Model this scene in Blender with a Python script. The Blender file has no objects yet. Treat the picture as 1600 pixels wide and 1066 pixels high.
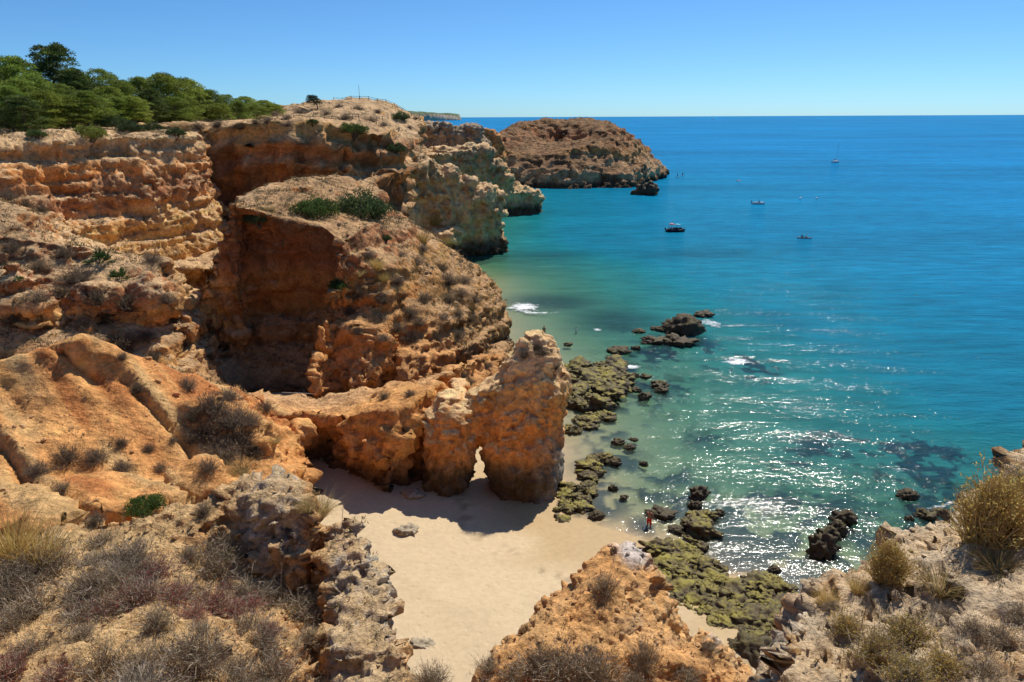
import bpy, bmesh, math, random
import numpy as np
from mathutils import Vector, Matrix, Quaternion
from mathutils.bvhtree import BVHTree

# ------------------------------------------------------------------ camera, sky, sun, exposure
scene = bpy.context.scene
COL = scene.collection
F, CAM_H = 1150.0, 30.0                      # focal length in photo pixels (1600 wide), eye height above the sea
PITCH = math.atan((533 - 182.6) / F)
cd = bpy.data.cameras.new('camera'); cd.sensor_width = 36.0; cd.lens = 36.0 * F / 1600.0
cd.clip_start = 0.1; cd.clip_end = 90000.0
cam = bpy.data.objects.new('camera', cd); COL.objects.link(cam)
cam.location = (0, 0, CAM_H)
cam.rotation_euler = (Matrix.Rotation(math.pi / 2 - PITCH, 3, 'X') @ Matrix.Rotation(math.radians(-0.26), 3, 'Z')).to_euler()
scene.camera = cam

SUN_AZ, SUN_EL = math.radians(29), math.radians(52)      # azimuth measured from +Y towards +X
world = bpy.data.worlds.new('World'); scene.world = world; world.use_nodes = True
wn = world.node_tree.nodes; wl = world.node_tree.links
sky = wn.new('ShaderNodeTexSky'); sky.sky_type = 'NISHITA'; sky.sun_disc = False
sky.sun_elevation = SUN_EL; sky.sun_rotation = SUN_AZ
sky.altitude = 3000; sky.air_density = 1.0; sky.dust_density = 3.0; sky.ozone_density = 10.0
wn['Background'].inputs['Strength'].default_value = 0.095
tint = wn.new('ShaderNodeMix'); tint.data_type = 'RGBA'; tint.blend_type = 'MULTIPLY'; tint.inputs[0].default_value = 1.0
tint.inputs[7].default_value = (0.64, 0.87, 0.92, 1)              # clear summer blue
wl.new(sky.outputs['Color'], tint.inputs[6]); wl.new(tint.outputs[2], wn['Background'].inputs['Color'])
sd = bpy.data.lights.new('sun', 'SUN'); sd.energy = 3.6; sd.angle = math.radians(0.5); sd.color = (1.0, 0.94, 0.84)
sun = bpy.data.objects.new('sun', sd); COL.objects.link(sun)
sdir = Vector((math.sin(SUN_AZ) * math.cos(SUN_EL), math.cos(SUN_AZ) * math.cos(SUN_EL), math.sin(SUN_EL)))
sun.rotation_euler = sdir.to_track_quat('Z', 'Y').to_euler(); sun.location = (60, 60, 120)
vs = scene.view_settings; vs.view_transform = 'Standard'; vs.look = 'None'; vs.gamma = 1.0; vs.use_curve_mapping = False
vs.exposure = 0.45
scene.render.engine = 'CYCLES'
scene.cycles.use_denoising = True
scene.cycles.max_bounces = 8; scene.cycles.diffuse_bounces = 5; scene.cycles.glossy_bounces = 2
scene.cycles.transmission_bounces = 2; scene.cycles.transparent_max_bounces = 6
scene.cycles.caustics_reflective = False; scene.cycles.caustics_refractive = False
scene.cycles.sample_clamp_indirect = 6.0

RNG = np.random.default_rng(7)
random.seed(11)

# ------------------------------------------------------------------ pixel -> place helpers
def ray(px, py):
    r = math.radians(0.26)
    a0 = (px - 800) / F; b0 = (533 - py) / F
    a = a0 * math.cos(r) + b0 * math.sin(r); b = -a0 * math.sin(r) + b0 * math.cos(r)
    return np.array([a, math.cos(PITCH) + b * math.sin(PITCH), -math.sin(PITCH) + b * math.cos(PITCH)])
def at_z(px, py, z=0.0):
    r = ray(px, py); t = (z - CAM_H) / r[2]
    return r * t + np.array([0, 0, CAM_H])
def at_y(px, py, Y):
    r = ray(px, py); t = Y / r[1]
    return r * t + np.array([0, 0, CAM_H])
def P(px, py, Y): return at_y(px, py, Y)
def W(px, Y, z):                                  # a point in the column of sight px, at distance Y and height z
    zr = CAM_H - z
    ax = Y * math.cos(PITCH) + zr * math.sin(PITCH)
    return np.array([(px - 800) / F * ax, Y, z])

# ------------------------------------------------------------------ noise
def _hash(ix, iy, iz, seed):
    n = (ix.astype(np.uint32) * np.uint32(374761393) + iy.astype(np.uint32) * np.uint32(668265263)
         + iz.astype(np.uint32) * np.uint32(2246822519) + np.uint32(seed * 3266489917 & 0xffffffff))
    n = (n ^ (n >> np.uint32(13))) * np.uint32(1274126177)
    n = (n ^ (n >> np.uint32(16))) * np.uint32(2654435761)
    n = n ^ (n >> np.uint32(15))
    return n.astype(np.float32) / np.float32(4294967295.0)
def vnoise(p, seed=0):
    p = np.asarray(p, np.float32); i = np.floor(p); f = p - i; i = i.astype(np.int64)
    u = f * f * f * (f * (f * 6 - 15) + 10)
    r = 0
    for dx in (0, 1):
        wx = u[:, 0] if dx else 1 - u[:, 0]
        for dy in (0, 1):
            wy = u[:, 1] if dy else 1 - u[:, 1]
            for dz in (0, 1):
                wz = u[:, 2] if dz else 1 - u[:, 2]
                r = r + wx * wy * wz * _hash(i[:, 0] + dx, i[:, 1] + dy, i[:, 2] + dz, seed)
    return r * 2 - 1
def fbm(p, octaves=4, seed=0, gain=0.5, lac=2.03):
    a, s, t = 1.0, 0.0, 0.0
    p = np.asarray(p, np.float32)
    for k in range(octaves):
        s = s + a * vnoise(p, seed + k * 17); t += a; a *= gain; p = p * lac + 13.7
    return s / t
def ridged(p, octaves=4, seed=0, gain=0.5):
    a, s, t = 1.0, 0.0, 0.0
    p = np.asarray(p, np.float32)
    for k in range(octaves):
        s = s + a * (1 - 2 * np.abs(vnoise(p, seed + k * 31))); t += a; a *= gain; p = p * 2.03 + 7.3
    return s / t
def worley(p, seed=0):
    """distance to the nearest scattered point and that point's random value"""
    p = np.asarray(p, np.float32); i = np.floor(p - 0.5).astype(np.int64)
    best = np.full(len(p), 9.0, np.float32); val = np.zeros(len(p), np.float32)
    for dx in (0, 1):
        for dy in (0, 1):
            for dz in (0, 1):
                a, b, c = i[:, 0] + dx, i[:, 1] + dy, i[:, 2] + dz
                q = np.stack([a + .15 + .7 * _hash(a, b, c, seed), b + .15 + .7 * _hash(a, b, c, seed + 1), c + .15 + .7 * _hash(a, b, c, seed + 2)], 1)
                d = np.sqrt(((p - q) ** 2).sum(1)); k = d < best
                best = np.where(k, d, best); val = np.where(k, _hash(a, b, c, seed + 3), val)
    return best, val
def sstep(a, b, x):
    t = np.clip((x - a) / (b - a), 0, 1); return t * t * (3 - 2 * t)
def mixc(a, b, t): return a * (1 - t[:, None]) + b * t[:, None]

# ------------------------------------------------------------------ node helpers and materials
def new_mat(name):
    m = bpy.data.materials.new(name); m.use_nodes = True
    nt = m.node_tree; return m, nt.nodes, nt.links, nt.nodes['Principled BSDF']
def plain(name, col, rough=0.7, var=0.0, scale=5.0, spec=0.3, metal=0.0):
    m, n, l, b = new_mat(name)
    b.inputs['Roughness'].default_value = rough; b.inputs['Specular IOR Level'].default_value = spec
    b.inputs['Metallic'].default_value = metal
    if var:
        tx = n.new('ShaderNodeTexNoise'); tx.inputs['Scale'].default_value = scale; tx.inputs['Detail'].default_value = 5
        rp = n.new('ShaderNodeValToRGB'); c = np.array(col)
        rp.color_ramp.elements[0].position = 0.3; rp.color_ramp.elements[0].color = (*(c * (1 - var)), 1)
        rp.color_ramp.elements[1].position = 0.7; rp.color_ramp.elements[1].color = (*np.minimum(c * (1 + var), 1), 1)
        tc = n.new('ShaderNodeTexCoord'); l.new(tc.outputs['Object'], tx.inputs['Vector'])
        l.new(tx.outputs['Fac'], rp.inputs['Fac']); l.new(rp.outputs['Color'], b.inputs['Base Color'])
    else:
        b.inputs['Base Color'].default_value = (*col, 1)
    return m
def mathn(n, l, op, a, b=None, clamp=False):
    x = n.new('ShaderNodeMath'); x.operation = op; x.use_clamp = clamp
    for k, v in enumerate((a, b)):
        if v is None: continue
        if hasattr(v, 'is_output'): l.new(v, x.inputs[k])
        else: x.inputs[k].default_value = v
    return x.outputs[0]
def rock_mat(name, s, bump=1.0, rough=0.92, grain=1.25):
    """rock or soil: colour from the mesh's own mineral colour (Col), broken up by grain, pits and relief of size s metres"""
    m, n, l, b = new_mat(name)
    geo = n.new('ShaderNodeNewGeometry')
    att = n.new('ShaderNodeAttribute'); att.attribute_name = 'Col'
    def noise(sc, det, ro=0.55):
        t = n.new('ShaderNodeTexNoise'); t.inputs['Scale'].default_value = sc; t.inputs['Detail'].default_value = det
        t.inputs['Roughness'].default_value = ro; l.new(geo.outputs['Position'], t.inputs['Vector']); return t.outputs['Fac']
    n1 = noise(0.9 / s, 8, 0.68); n2 = noise(4.0 / s, 6, 0.65); n3 = noise(0.25 / s, 4)
    vo = n.new('ShaderNodeTexVoronoi'); vo.inputs['Scale'].default_value = 1.6 / s; l.new(geo.outputs['Position'], vo.inputs['Vector'])
    # colour breakup: 0.55 .. 1.4
    v1 = mathn(n, l, 'MULTIPLY_ADD', n1, 1.5 * grain); v1.node.inputs[2].default_value = 1.0 - 0.75 * grain
    v1 = mathn(n, l, 'MAXIMUM', v1, .25)
    v2 = mathn(n, l, 'MULTIPLY_ADD', n2, 1.1 * grain); v2.node.inputs[2].default_value = 1.0 - 0.55 * grain
    v = mathn(n, l, 'MULTIPLY', v1, v2)
    mx = n.new('ShaderNodeMix'); mx.data_type = 'RGBA'; mx.blend_type = 'MULTIPLY'; mx.inputs[0].default_value = 1.0
    l.new(att.outputs['Color'], mx.inputs[6])
    cb = n.new('ShaderNodeCombineColor')
    for k in range(3): l.new(v, cb.inputs[k])
    l.new(cb.outputs[0], mx.inputs[7])
    # pale crust flecks
    fl = n.new('ShaderNodeMapRange'); fl.inputs[1].default_value = 0.60; fl.inputs[2].default_value = 0.70; fl.inputs[4].default_value = 0.45
    l.new(n2, fl.inputs[0])
    mx2 = n.new('ShaderNodeMix'); mx2.data_type = 'RGBA'; mx2.blend_type = 'MIX'
    l.new(fl.outputs[0], mx2.inputs[0]); l.new(mx.outputs[2], mx2.inputs[6])
    hs = n.new('ShaderNodeMix'); hs.data_type = 'RGBA'; hs.blend_type = 'MIX'; hs.inputs[0].default_value = 0.5
    l.new(mx.outputs[2], hs.inputs[6]); hs.inputs[7].default_value = (0.62, 0.50, 0.34, 1)
    l.new(hs.outputs[2], mx2.inputs[7])
    l.new(mx2.outputs[2], b.inputs['Base Color'])
    h = mathn(n, l, 'ADD', mathn(n, l, 'MULTIPLY', n1, 1.0), mathn(n, l, 'MULTIPLY', n2, 0.35))
    h = mathn(n, l, 'ADD', h, mathn(n, l, 'MULTIPLY', vo.outputs['Distance'], 0.30))
    bp = n.new('ShaderNodeBump'); bp.inputs['Strength'].default_value = 1.0; bp.inputs['Distance'].default_value = 0.55 * s * bump
    l.new(h, bp.inputs['Height']); l.new(bp.outputs[0], b.inputs['Normal'])
    b.inputs['Roughness'].default_value = rough; b.inputs['Specular IOR Level'].default_value = 0.15
    return m

# ------------------------------------------------------------------ object helpers
def tag(o, label=None, cat=None, group=None, kind=None):
    if label: o['label'] = label
    if cat: o['category'] = cat
    if group: o['group'] = group
    if kind: o['kind'] = kind
    return o
def link(name, me, mat=None, parent=None):
    o = bpy.data.objects.new(name, me); COL.objects.link(o)
    if mat is not None:
        me.materials.clear()
        for q in (mat if isinstance(mat, (list, tuple)) else [mat]): me.materials.append(q)
    if parent is not None: o.parent = parent
    return o
def empty(name, loc=(0, 0, 0), rz=0.0, s=1.0):
    o = bpy.data.objects.new(name, None); COL.objects.link(o)
    o.location = loc; o.rotation_euler = (0, 0, rz); o.scale = (s, s, s); o.empty_display_size = 0.2
    return o
def copy_tree(o, parent=None):
    c = o.copy(); COL.objects.link(c); c.parent = parent
    for ch in o.children: copy_tree(ch, c)
    return c
def mesh_np(name, v, f, smooth=False, mat_idx=None):
    """v: (n,3); f: (m,k) equal-sized faces or a list of such arrays"""
    me = bpy.data.meshes.new(name)
    fs = f if isinstance(f, list) else [f]
    fs = [np.asarray(q, np.int32) for q in fs if len(q)]
    me.vertices.add(len(v)); me.vertices.foreach_set('co', np.asarray(v, np.float32).ravel())
    loops = np.concatenate([q.ravel() for q in fs]); tot = np.concatenate([np.full(len(q), q.shape[1], np.int32) for q in fs])
    start = np.concatenate([[0], np.cumsum(tot)[:-1]]).astype(np.int32)
    me.loops.add(len(loops)); me.loops.foreach_set('vertex_index', loops)
    me.polygons.add(len(tot)); me.polygons.foreach_set('loop_start', start); me.polygons.foreach_set('loop_total', tot)
    if mat_idx is not None: me.polygons.foreach_set('material_index', np.asarray(mat_idx, np.int32))
    me.polygons.foreach_set('use_smooth', np.full(len(tot), smooth))
    me.update(calc_edges=True); me.validate()
    return me
def set_attr(me, name, vals):
    vals = np.asarray(vals, np.float32)
    if vals.ndim == 2:
        a = me.attributes.new(name, 'FLOAT_COLOR', 'POINT')
        a.data.foreach_set('color', np.concatenate([vals, np.ones((len(vals), 1), np.float32)], 1).ravel())
    else:
        a = me.attributes.new(name, 'FLOAT', 'POINT'); a.data.foreach_set('value', vals)
def coords(me):
    a = np.empty(len(me.vertices) * 3, np.float32); me.vertices.foreach_get('co', a); return a.reshape(-1, 3)
def normals(me):
    a = np.empty(len(me.vertices) * 3, np.float32); me.vertex_normals.foreach_get('vector', a); return a.reshape(-1, 3)

# ------------------------------------------------------------------ solids for land forms
def resample(row, n):
    row = np.array(row, float); d = np.concatenate([[0], np.cumsum(np.linalg.norm(np.diff(row, axis=0), axis=1))])
    t = np.linspace(0, d[-1], n)
    return np.stack([np.interp(t, d, row[:, k]) for k in range(3)], 1)
def patch(rows, base, n=24, m=5):
    """solid under a skin laid through rows of points (near to far), going down to height base"""
    R = [resample(r, n) for r in rows]
    G = []
    for a, b in zip(R[:-1], R[1:]):
        for k in range(m): G.append(a + (b - a) * k / m)
    G.append(R[-1]); G = np.array(G)
    k = len(G); top = G.reshape(-1, 3); bot = top.copy(); bot[:, 2] = np.minimum(base, bot[:, 2] - 0.5)
    v = np.concatenate([top, bot]); N = k * n; f = []
    for i in range(k - 1):
        for j in range(n - 1):
            a = i * n + j; f.append((a, a + 1, a + n + 1, a + n)); f.append((N + a, N + a + n, N + a + n + 1, N + a + 1))
    for i in range(k - 1):
        a = i * n; f.append((a, a + n, N + a + n, N + a)); a += n - 1; f.append((a + n, a, N + a, N + a + n))
    for j in range(n - 1):
        f.append((j + 1, j, N + j, N + j + 1)); a = (k - 1) * n + j; f.append((a, a + 1, N + a + 1, N + a))
    return v, f
def rings(rs, n=28):
    """solid of stacked super-ellipses (cx, cy, rx, ry, z[, yaw])"""
    v, f = [], []
    for q in rs:
        cx, cy, rx, ry, z = q[:5]; yaw = q[5] if len(q) > 5 else 0
        for k in range(n):
            a = 2 * math.pi * k / n; c, s = math.cos(a), math.sin(a)
            x = rx * math.copysign(abs(c) ** 0.75, c); y = ry * math.copysign(abs(s) ** 0.75, s)
            v.append((cx + x * math.cos(yaw) - y * math.sin(yaw), cy + x * math.sin(yaw) + y * math.cos(yaw), z))
    for i in range(len(rs) - 1):
        for k in range(n):
            a, b = i * n + k, i * n + (k + 1) % n; f.append((a, b, b + n, a + n))
    f.append(tuple(range(n - 1, -1, -1))); f.append(tuple(range((len(rs) - 1) * n, len(rs) * n)))
    return np.array(v, float), f
def hull(pts):
    bm = bmesh.new()
    for p in pts: bm.verts.new(p)
    bmesh.ops.convex_hull(bm, input=bm.verts)
    bm.verts.ensure_lookup_table(); bm.verts.index_update()
    v = np.array([q.co[:] for q in bm.verts]); f = [tuple(x.index for x in q.verts) for q in bm.faces]; bm.free()
    return v, f
def blob(c, r, seed=0, sub=3, amp=0.25):
    bm = bmesh.new(); bmesh.ops.create_icosphere(bm, subdivisions=sub, radius=1.0)
    v = np.array([q.co[:] for q in bm.verts]); f = [tuple(x.index for x in q.verts) for q in bm.faces]; bm.free()
    v = v * (1 + amp * fbm(v * 1.3 + seed * 3.1, 3, seed)[:, None])
    return v * np.array(r) + np.array(c), f
def remesh(solids, voxel, cut=None):
    v, f, o = [], [], 0
    for a, b in solids:
        v.append(a); f += [tuple(i + o for i in q) for q in b]; o += len(a)
    me = bpy.data.meshes.new('solid'); me.from_pydata(np.concatenate(v).tolist(), [], f); me.update()
    bm = bmesh.new(); bm.from_mesh(me); bmesh.ops.recalc_face_normals(bm, faces=bm.faces); bm.to_mesh(me); bm.free()
    ob = bpy.data.objects.new('solid', me); COL.objects.link(ob)
    md = ob.modifiers.new('r', 'REMESH'); md.mode = 'VOXEL'; md.voxel_size = voxel; md.use_smooth_shade = True
    out = bpy.data.meshes.new_from_object(ob.evaluated_get(bpy.context.evaluated_depsgraph_get()))
    bpy.data.objects.remove(ob); bpy.data.meshes.remove(me)
    if cut is not None:
        bm = bmesh.new(); bm.from_mesh(out)
        bmesh.ops.delete(bm, geom=[q for q in bm.verts if q.co.z < cut or (q.normal.z < -.96 and q.co.z < 3.2 and abs(q.co.z - round(q.co.z * 2) / 2) < .12) or q.co.y < -4], context='VERTS'); bm.to_mesh(out); bm.free()
    return out
def displace(me, fn, rounds=1):
    for k in range(rounds):
        p, nn = coords(me), normals(me)
        me.vertices.foreach_set('co', (p + fn(p, nn, k)).astype(np.float32).ravel()); me.update()

# ------------------------------------------------------------------ mineral colours
C_ = lambda *a: np.array(a, np.float32)
CREAM, OCHRE, ORANGE, RUST = C_(.62, .46, .29), C_(.55, .33, .13), C_(.57, .255, .085), C_(.30, .14, .07)
SOIL, GREY, DARK, BEIGE = C_(.52, .36, .20), C_(.42, .355, .27), C_(.055, .045, .035), C_(.50, .35, .20)
BROWN = C_(.24, .15, .085)
def strata(z, stops):
    zs = [s[0] for s in stops]; cs = np.array([s[1] for s in stops])
    return np.stack([np.interp(z, zs, cs[:, k]) for k in range(3)], 1).astype(np.float32)
def land_colour(p, n, stops, flat=SOIL, warp=1.6, fscale=0.12, stain=0.5, crust=0.5, tide=1.3, tidecol=DARK, flat_lo=0.55, flat_hi=0.8, seed=0, bands=.22):
    w = fbm(p * C_(fscale, fscale, fscale * 1.5), 4, seed) * warp
    band = vnoise(np.stack([p[:, 0] * .02, p[:, 1] * .02, p[:, 2] * 1.6 + w * 1.1], 1), seed + 3)
    c = strata(p[:, 2] + w * 1.6, stops)
    c = c * (1 + bands * band[:, None])
    patchy = fbm(p * fscale * 2.2, 4, seed + 5)
    c = mixc(c, c * 0.5 + CREAM * 0.55, crust * sstep(0.05, 0.4, patchy))
    c = mixc(c, c * 0.22 + BROWN * 0.22, stain * sstep(0.03, 0.32, fbm(p * C_(fscale * 2.4, fscale * 2.4, fscale * 1.4), 5, seed + 9)))
    fl = sstep(flat_lo, flat_hi, n[:, 2] + 0.25 * fbm(p * fscale * 5, 3, seed + 11))
    soil = flat * (1 + 0.35 * fbm(p * fscale * 4, 4, seed + 13)[:, None])
    c = mixc(c, soil, fl)
    t = 1 - sstep(tide * 0.55, tide * 1.35, p[:, 2] + 0.5 * fbm(p * 0.35, 3, seed + 15))
    c = mixc(c, np.broadcast_to(tidecol, c.shape), t * 0.92)
    return np.clip(c * C_(1.36, 1.22, 1.04), 0.01, 0.82)
def rough_rock(amp, scale, ledge=0.35, seed=0, pits=0.35, knobs=0.5, gully=None, soft=None, base_k=.3):
    """weathered limestone: broad bulges, ribs, ledges along the beds, loosened blocks and pits"""
    def fn(p, n, k):
        st = 1 - sstep(0.55, 0.9, np.abs(n[:, 2]))
        if k == 0:
            q = p + fbm(p / (scale * 3), 2, seed + 50)[:, None] * scale * .8
            d = fbm(p / (scale * 4), 3, seed) * amp * 1.7 + ridged(q / C_(scale * 2.2, scale * 2.2, scale * 3.4), 4, seed + 2) * amp * 1.0 * (.15 + base_k + (.85 - base_k) * st)
            z = p[:, 2] / (scale * 0.5) + fbm(p / (scale * 5), 2, seed + 4) * 1.5
            lay = vnoise(np.stack([p[:, 0] / (scale * 9), p[:, 1] / (scale * 9), z], 1), seed + 6)
            d = d + np.clip(lay * 3.2, -.8, .8) * amp * ledge * 1.5 * st
        elif k == 1:
            q = p + fbm(p / scale, 2, seed + 60)[:, None] * scale * .35
            w, val = worley(q / (scale * .62), seed + 40)
            d = ((val - .5) * 1.25 + (.45 - w) * .55) * amp * knobs * (base_k + (1 - base_k) * st)
            d = d + ridged(p / (scale * 0.55), 3, seed + 20, 0.6) * amp * 0.22
            cr = np.abs(vnoise(q / C_(scale * 1.5, scale * 1.5, scale * 3.2), seed + 70)); d = d - np.clip(.09 - cr, 0, .09) / .09 * amp * .7 * st
        else:
            w, val = worley(p / (scale * .26), seed + 45)
            d = ((val - .5) * .95 + (.45 - w) * .6) * amp * knobs * .42 * (base_k + (1 - base_k) * st)
            d = d - pits * amp * sstep(0.25, 0.6, vnoise(p / (scale * 0.5), seed + 25 + k)) * (0.2 + 0.8 * st)
        if soft is not None: d = d * soft(p, k)
        if k == 0 and gully is not None: d = d + gully(p)
        return n * d[:, None]
    return fn
TERRAIN = []                                         # every land mesh, for setting plants on it
def land(name, me, colfn, mat, kind='structure', **kw):
    set_attr(me, 'Col', colfn(coords(me), normals(me)))
    o = link(name, me, mat)
    if kind: tag(o, kind=kind)
    if kw: tag(o, **kw)
    TERRAIN.append(o); return o
M_ROCK = rock_mat('weathered_cliff_rock', 1.0, 1.0)
M_FAR = rock_mat('distant_cliff_rock', 2.4, 1.1)
M_NEAR = rock_mat('near_rock_and_soil', 0.20, 1.25)

ST_MID = [(-2, BEIGE * .8), (1.5, BEIGE), (6, BEIGE * C_(1, .9, .8)), (8.5, OCHRE), (10.5, ORANGE), (12.5, OCHRE), (14.5, RUST * 1.35), (18, RUST * 1.1), (21, ORANGE * .8), (25, RUST * 1.3), (28, OCHRE)]
ST_FAR = [(-2, BEIGE), (3, CREAM), (10, CREAM * C_(.95, .92, .85)), (13, BEIGE), (17, OCHRE * .9), (21, BEIGE * .9), (24, RUST * 1.2), (29, OCHRE)]
ST_ORANGE = [(-2, OCHRE), (3, ORANGE), (7, ORANGE * 1.05), (10, ORANGE * C_(1, 1.15, 1.3)), (13, OCHRE * 1.05), (16, ORANGE), (22, OCHRE)]

# ------------------------------------------------------------------ far land: back cliffs, fins, headlands
far = []
far.append(patch([[W(230, 128, 6), W(420, 128, 6), W(530, 130, 6), W(640, 140, 3)],
                  [P(300, 200, 129), P(400, 197, 129), P(470, 200, 129), P(530, 204, 131), P(600, 212, 136), P(632, 238, 142)],
                  [W(280, 165, 28.5), W(400, 165, 28.6), W(520, 170, 28.6), W(620, 180, 26.5), W(660, 190, 25)],
                  [W(150, 235, 29), P(430, 170, 235), P(500, 163, 240), P(560, 160, 245), P(610, 164, 250), P(650, 182, 255)],
                  [W(100, 330, 28), W(430, 330, 31), W(560, 330, 31), W(660, 320, 27)],
                  [W(100, 420, 20), W(430, 420, 20), W(560, 400, 15), W(660, 350, 5)]], -3, 30))
# plateau behind the left cliff, going back under the pines
far.append(patch([[W(-260, 118, 28), W(-100, 122, 28.2), W(140, 126, 28.3), W(300, 130, 28.4)],
                  [W(-260, 170, 29), W(0, 170, 29), W(140, 170, 29), W(320, 170, 28.8)],
                  [W(-260, 330, 30.5), W(0, 340, 30.5), W(200, 420, 30), W(440, 420, 29)]], 2, 24))
# land bridging the plateau, the fin and the middle headland
far.append(patch([[W(470, 112, 16), W(560, 112, 14), W(640, 118, 8)],
                  [P(470, 292, 128), P(540, 275, 130), P(600, 285, 132)],
                  [P(480, 280, 150), P(560, 262, 152), P(640, 262, 156)],
                  [W(470, 175, 4), W(560, 175, 2), W(640, 175, 0)]], -4, 20))
me = remesh(far, 0.85, -2.5)
displace(me, rough_rock(1.35, 3.8, 0.6, 3, .5, 1.1), 3)
def col_far(p, n):
    c = land_colour(p, n, ST_FAR, flat=C_(.44, .32, .20), warp=2.2, fscale=0.06, stain=0.35, crust=0.6, tide=1.7, seed=2)
    c2 = land_colour(p, n, ST_MID, flat=C_(.46, .32, .19), warp=2.2, fscale=0.06, stain=0.95, crust=0.25, tide=2.0, seed=2)  # back cliff: stain carries painted shading as well as black staining
    return mixc(c2, c, sstep(138, 155, p[:, 1]))
land('cliff_coast', me, col_far, M_FAR)

# rock fins and stepped headland running into the sea
fins = []
# long pale fin
fins.append(patch([[W(545, 152, -2), W(640, 156, -2), W(700, 160, -2), W(760, 164, -2), W(797, 169.5, -2)],
                  [W(545, 152.5, 5), W(640, 157, 4), W(700, 161, 3.5), W(760, 165, 3), W(795, 170, 2)],
                  [P(545, 272, 152), P(600, 260, 155), P(640, 254, 157), P(700, 276, 161), P(755, 304, 165), P(782, 335, 169)],
                  [P(560, 262, 160), P(640, 250, 165), P(700, 271, 169), P(760, 303, 172), P(786, 345, 174)],
                  [W(580, 175, -2), W(640, 175, -2), W(700, 177, -2), W(760, 178, -2), W(790, 178, -2)]], -4, 26))
# stepped headland beyond the fin
fins.append(patch([[W(610, 218, -2), W(700, 225, -2), W(760, 229, -2), W(800, 233, -2), W(846, 239, -2)],
                  [P(610, 250, 222), P(690, 243, 227), P(737, 234, 231), P(767, 249, 233), P(784, 272, 235), P(818, 300, 238), P(842, 318, 241)],
                  [P(620, 236, 240), P(690, 232, 242), P(740, 230, 243), P(770, 248, 243), P(790, 280, 244), P(822, 302, 246), P(845, 322, 247)],
                  [W(620, 258, -2), W(700, 258, -2), W(760, 256, -2), W(850, 252, -2)]], -4, 30))
fins.append(patch([[W(590, 246, -2), W(690, 250, -2), W(765, 258, -2)],
                  [P(590, 192, 248), P(675, 197, 252), P(722, 204, 256), P(746, 208, 259), P(759, 228, 261)],
                  [P(590, 186, 275), P(675, 196, 275), P(722, 203, 275), P(748, 208, 275), P(763, 228, 275)],
                  [W(590, 300, -2), W(690, 300, -2), W(770, 295, -2)]], -4, 24))
fins.append(hull([W(742, 292, -2), W(790, 292, -2), P(748, 212, 292), P(758, 205, 294), P(772, 208, 296), P(784, 228, 298), W(745, 312, -2), W(795, 312, -2), P(760, 205, 304), P(775, 212, 304)]))
for k, (px, py, Y, r) in enumerate([(600, 262, 157, (2.5, 3, 1.6)), (640, 254, 160, (2.6, 3, 1.8)), (668, 262, 162, (2.4, 3, 1.8)), (700, 276, 164, (2.6, 3, 2.0)), (728, 290, 166, (2.4, 3, 2)), (752, 303, 168, (2.2, 3, 2)), (772, 318, 170, (2, 3, 2.4)), (690, 370, 158, (5, 3, 1.6)), (730, 236, 236, (4, 4, 2)), (700, 240, 232, (5, 4, 1.8)), (752, 240, 236, (3, 4, 2.6)), (775, 262, 237, (3, 4, 3)), (788, 285, 238, (3, 4, 3)), (812, 300, 240, (3.5, 4, 2.5)), (832, 312, 242, (3.5, 4, 3)), (690, 200, 258, (5, 5, 2)), (735, 206, 262, (4, 5, 2.5))]):
    fins.append(blob(P(px, py, Y), r, 600 + k, 3, .45))
me = remesh(fins, 0.47, -1.8)
displace(me, rough_rock(0.85, 2.3, 0.5, 5, .5, 1.2, base_k=.8), 3)
ST_FIN = [(-2, BEIGE), (3, CREAM * C_(1.05, .95, .82)), (9, CREAM * C_(1.1, .98, .85)), (12, CREAM * C_(1.05, .93, .78)), (16, BEIGE * 1.05), (20, BEIGE), (24, BEIGE * .85), (29, GREY)]
def col_fin(p, n):
    c = land_colour(p, n, ST_FIN, flat=C_(.56, .43, .28), warp=2.0, fscale=0.09, stain=0.4, crust=0.5, tide=3.4, flat_lo=.55, flat_hi=.9, seed=6, bands=.16)
    top = sstep(235, 250, p[:, 1]) * sstep(16, 22, p[:, 2])
    c = mixc(c, np.broadcast_to(C_(.24, .215, .18), c.shape), .6 * top)
    red = sstep(288, 291, p[:, 1]) * sstep(6, 12, p[:, 2])
    return mixc(c, np.broadcast_to(ORANGE, c.shape), .85 * red)
land('rock_headlands', me, col_fin, rock_mat('headland_rock', 1.7, 1.1))

# island
isl = [patch([[W(768, 335, -2), W(800, 331, -2), W(830, 331, -2), W(900, 323, -2), W(985, 326, -2), W(1015, 350, -2), W(1043, 412, -2)],
              [P(772, 262, 338), P(830, 262, 338), P(880, 268, 332), P(930, 266, 332), P(985, 272, 334), P(1018, 268, 360), P(1041, 263, 414)],
              [P(774, 235, 345), P(815, 240, 346), P(845, 246, 345), P(900, 228, 345), P(940, 222, 348), P(985, 236, 352), P(1010, 248, 372), P(1036, 262, 416)],
              [P(775, 214, 356), P(830, 214, 372), P(865, 220, 376), P(915, 204, 366), P(945, 202, 362), P(980, 218, 366), P(1006, 238, 385), P(1030, 258, 420)],
              [P(780, 212, 372), P(815, 197, 388), P(850, 191, 392), P(900, 189, 388), P(945, 191, 382), P(978, 210, 385), P(1004, 232, 400), P(1026, 256, 424)],
              [P(790, 214, 430), P(820, 198, 430), P(850, 193, 430), P(900, 191, 430), P(945, 193, 425), P(980, 214, 425), P(1008, 240, 430), P(1026, 258, 432)],
              [W(800, 460, -2), W(850, 460, -2), W(900, 460, -2), W(950, 455, -2), W(1000, 450, -2), W(1030, 440, -2)]], -5, 40)]
me = remesh(isl, 0.95, -2.5)
displace(me, rough_rock(2.0, 5.0, 0.4, 8, .5, 1.1), 3)
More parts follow.
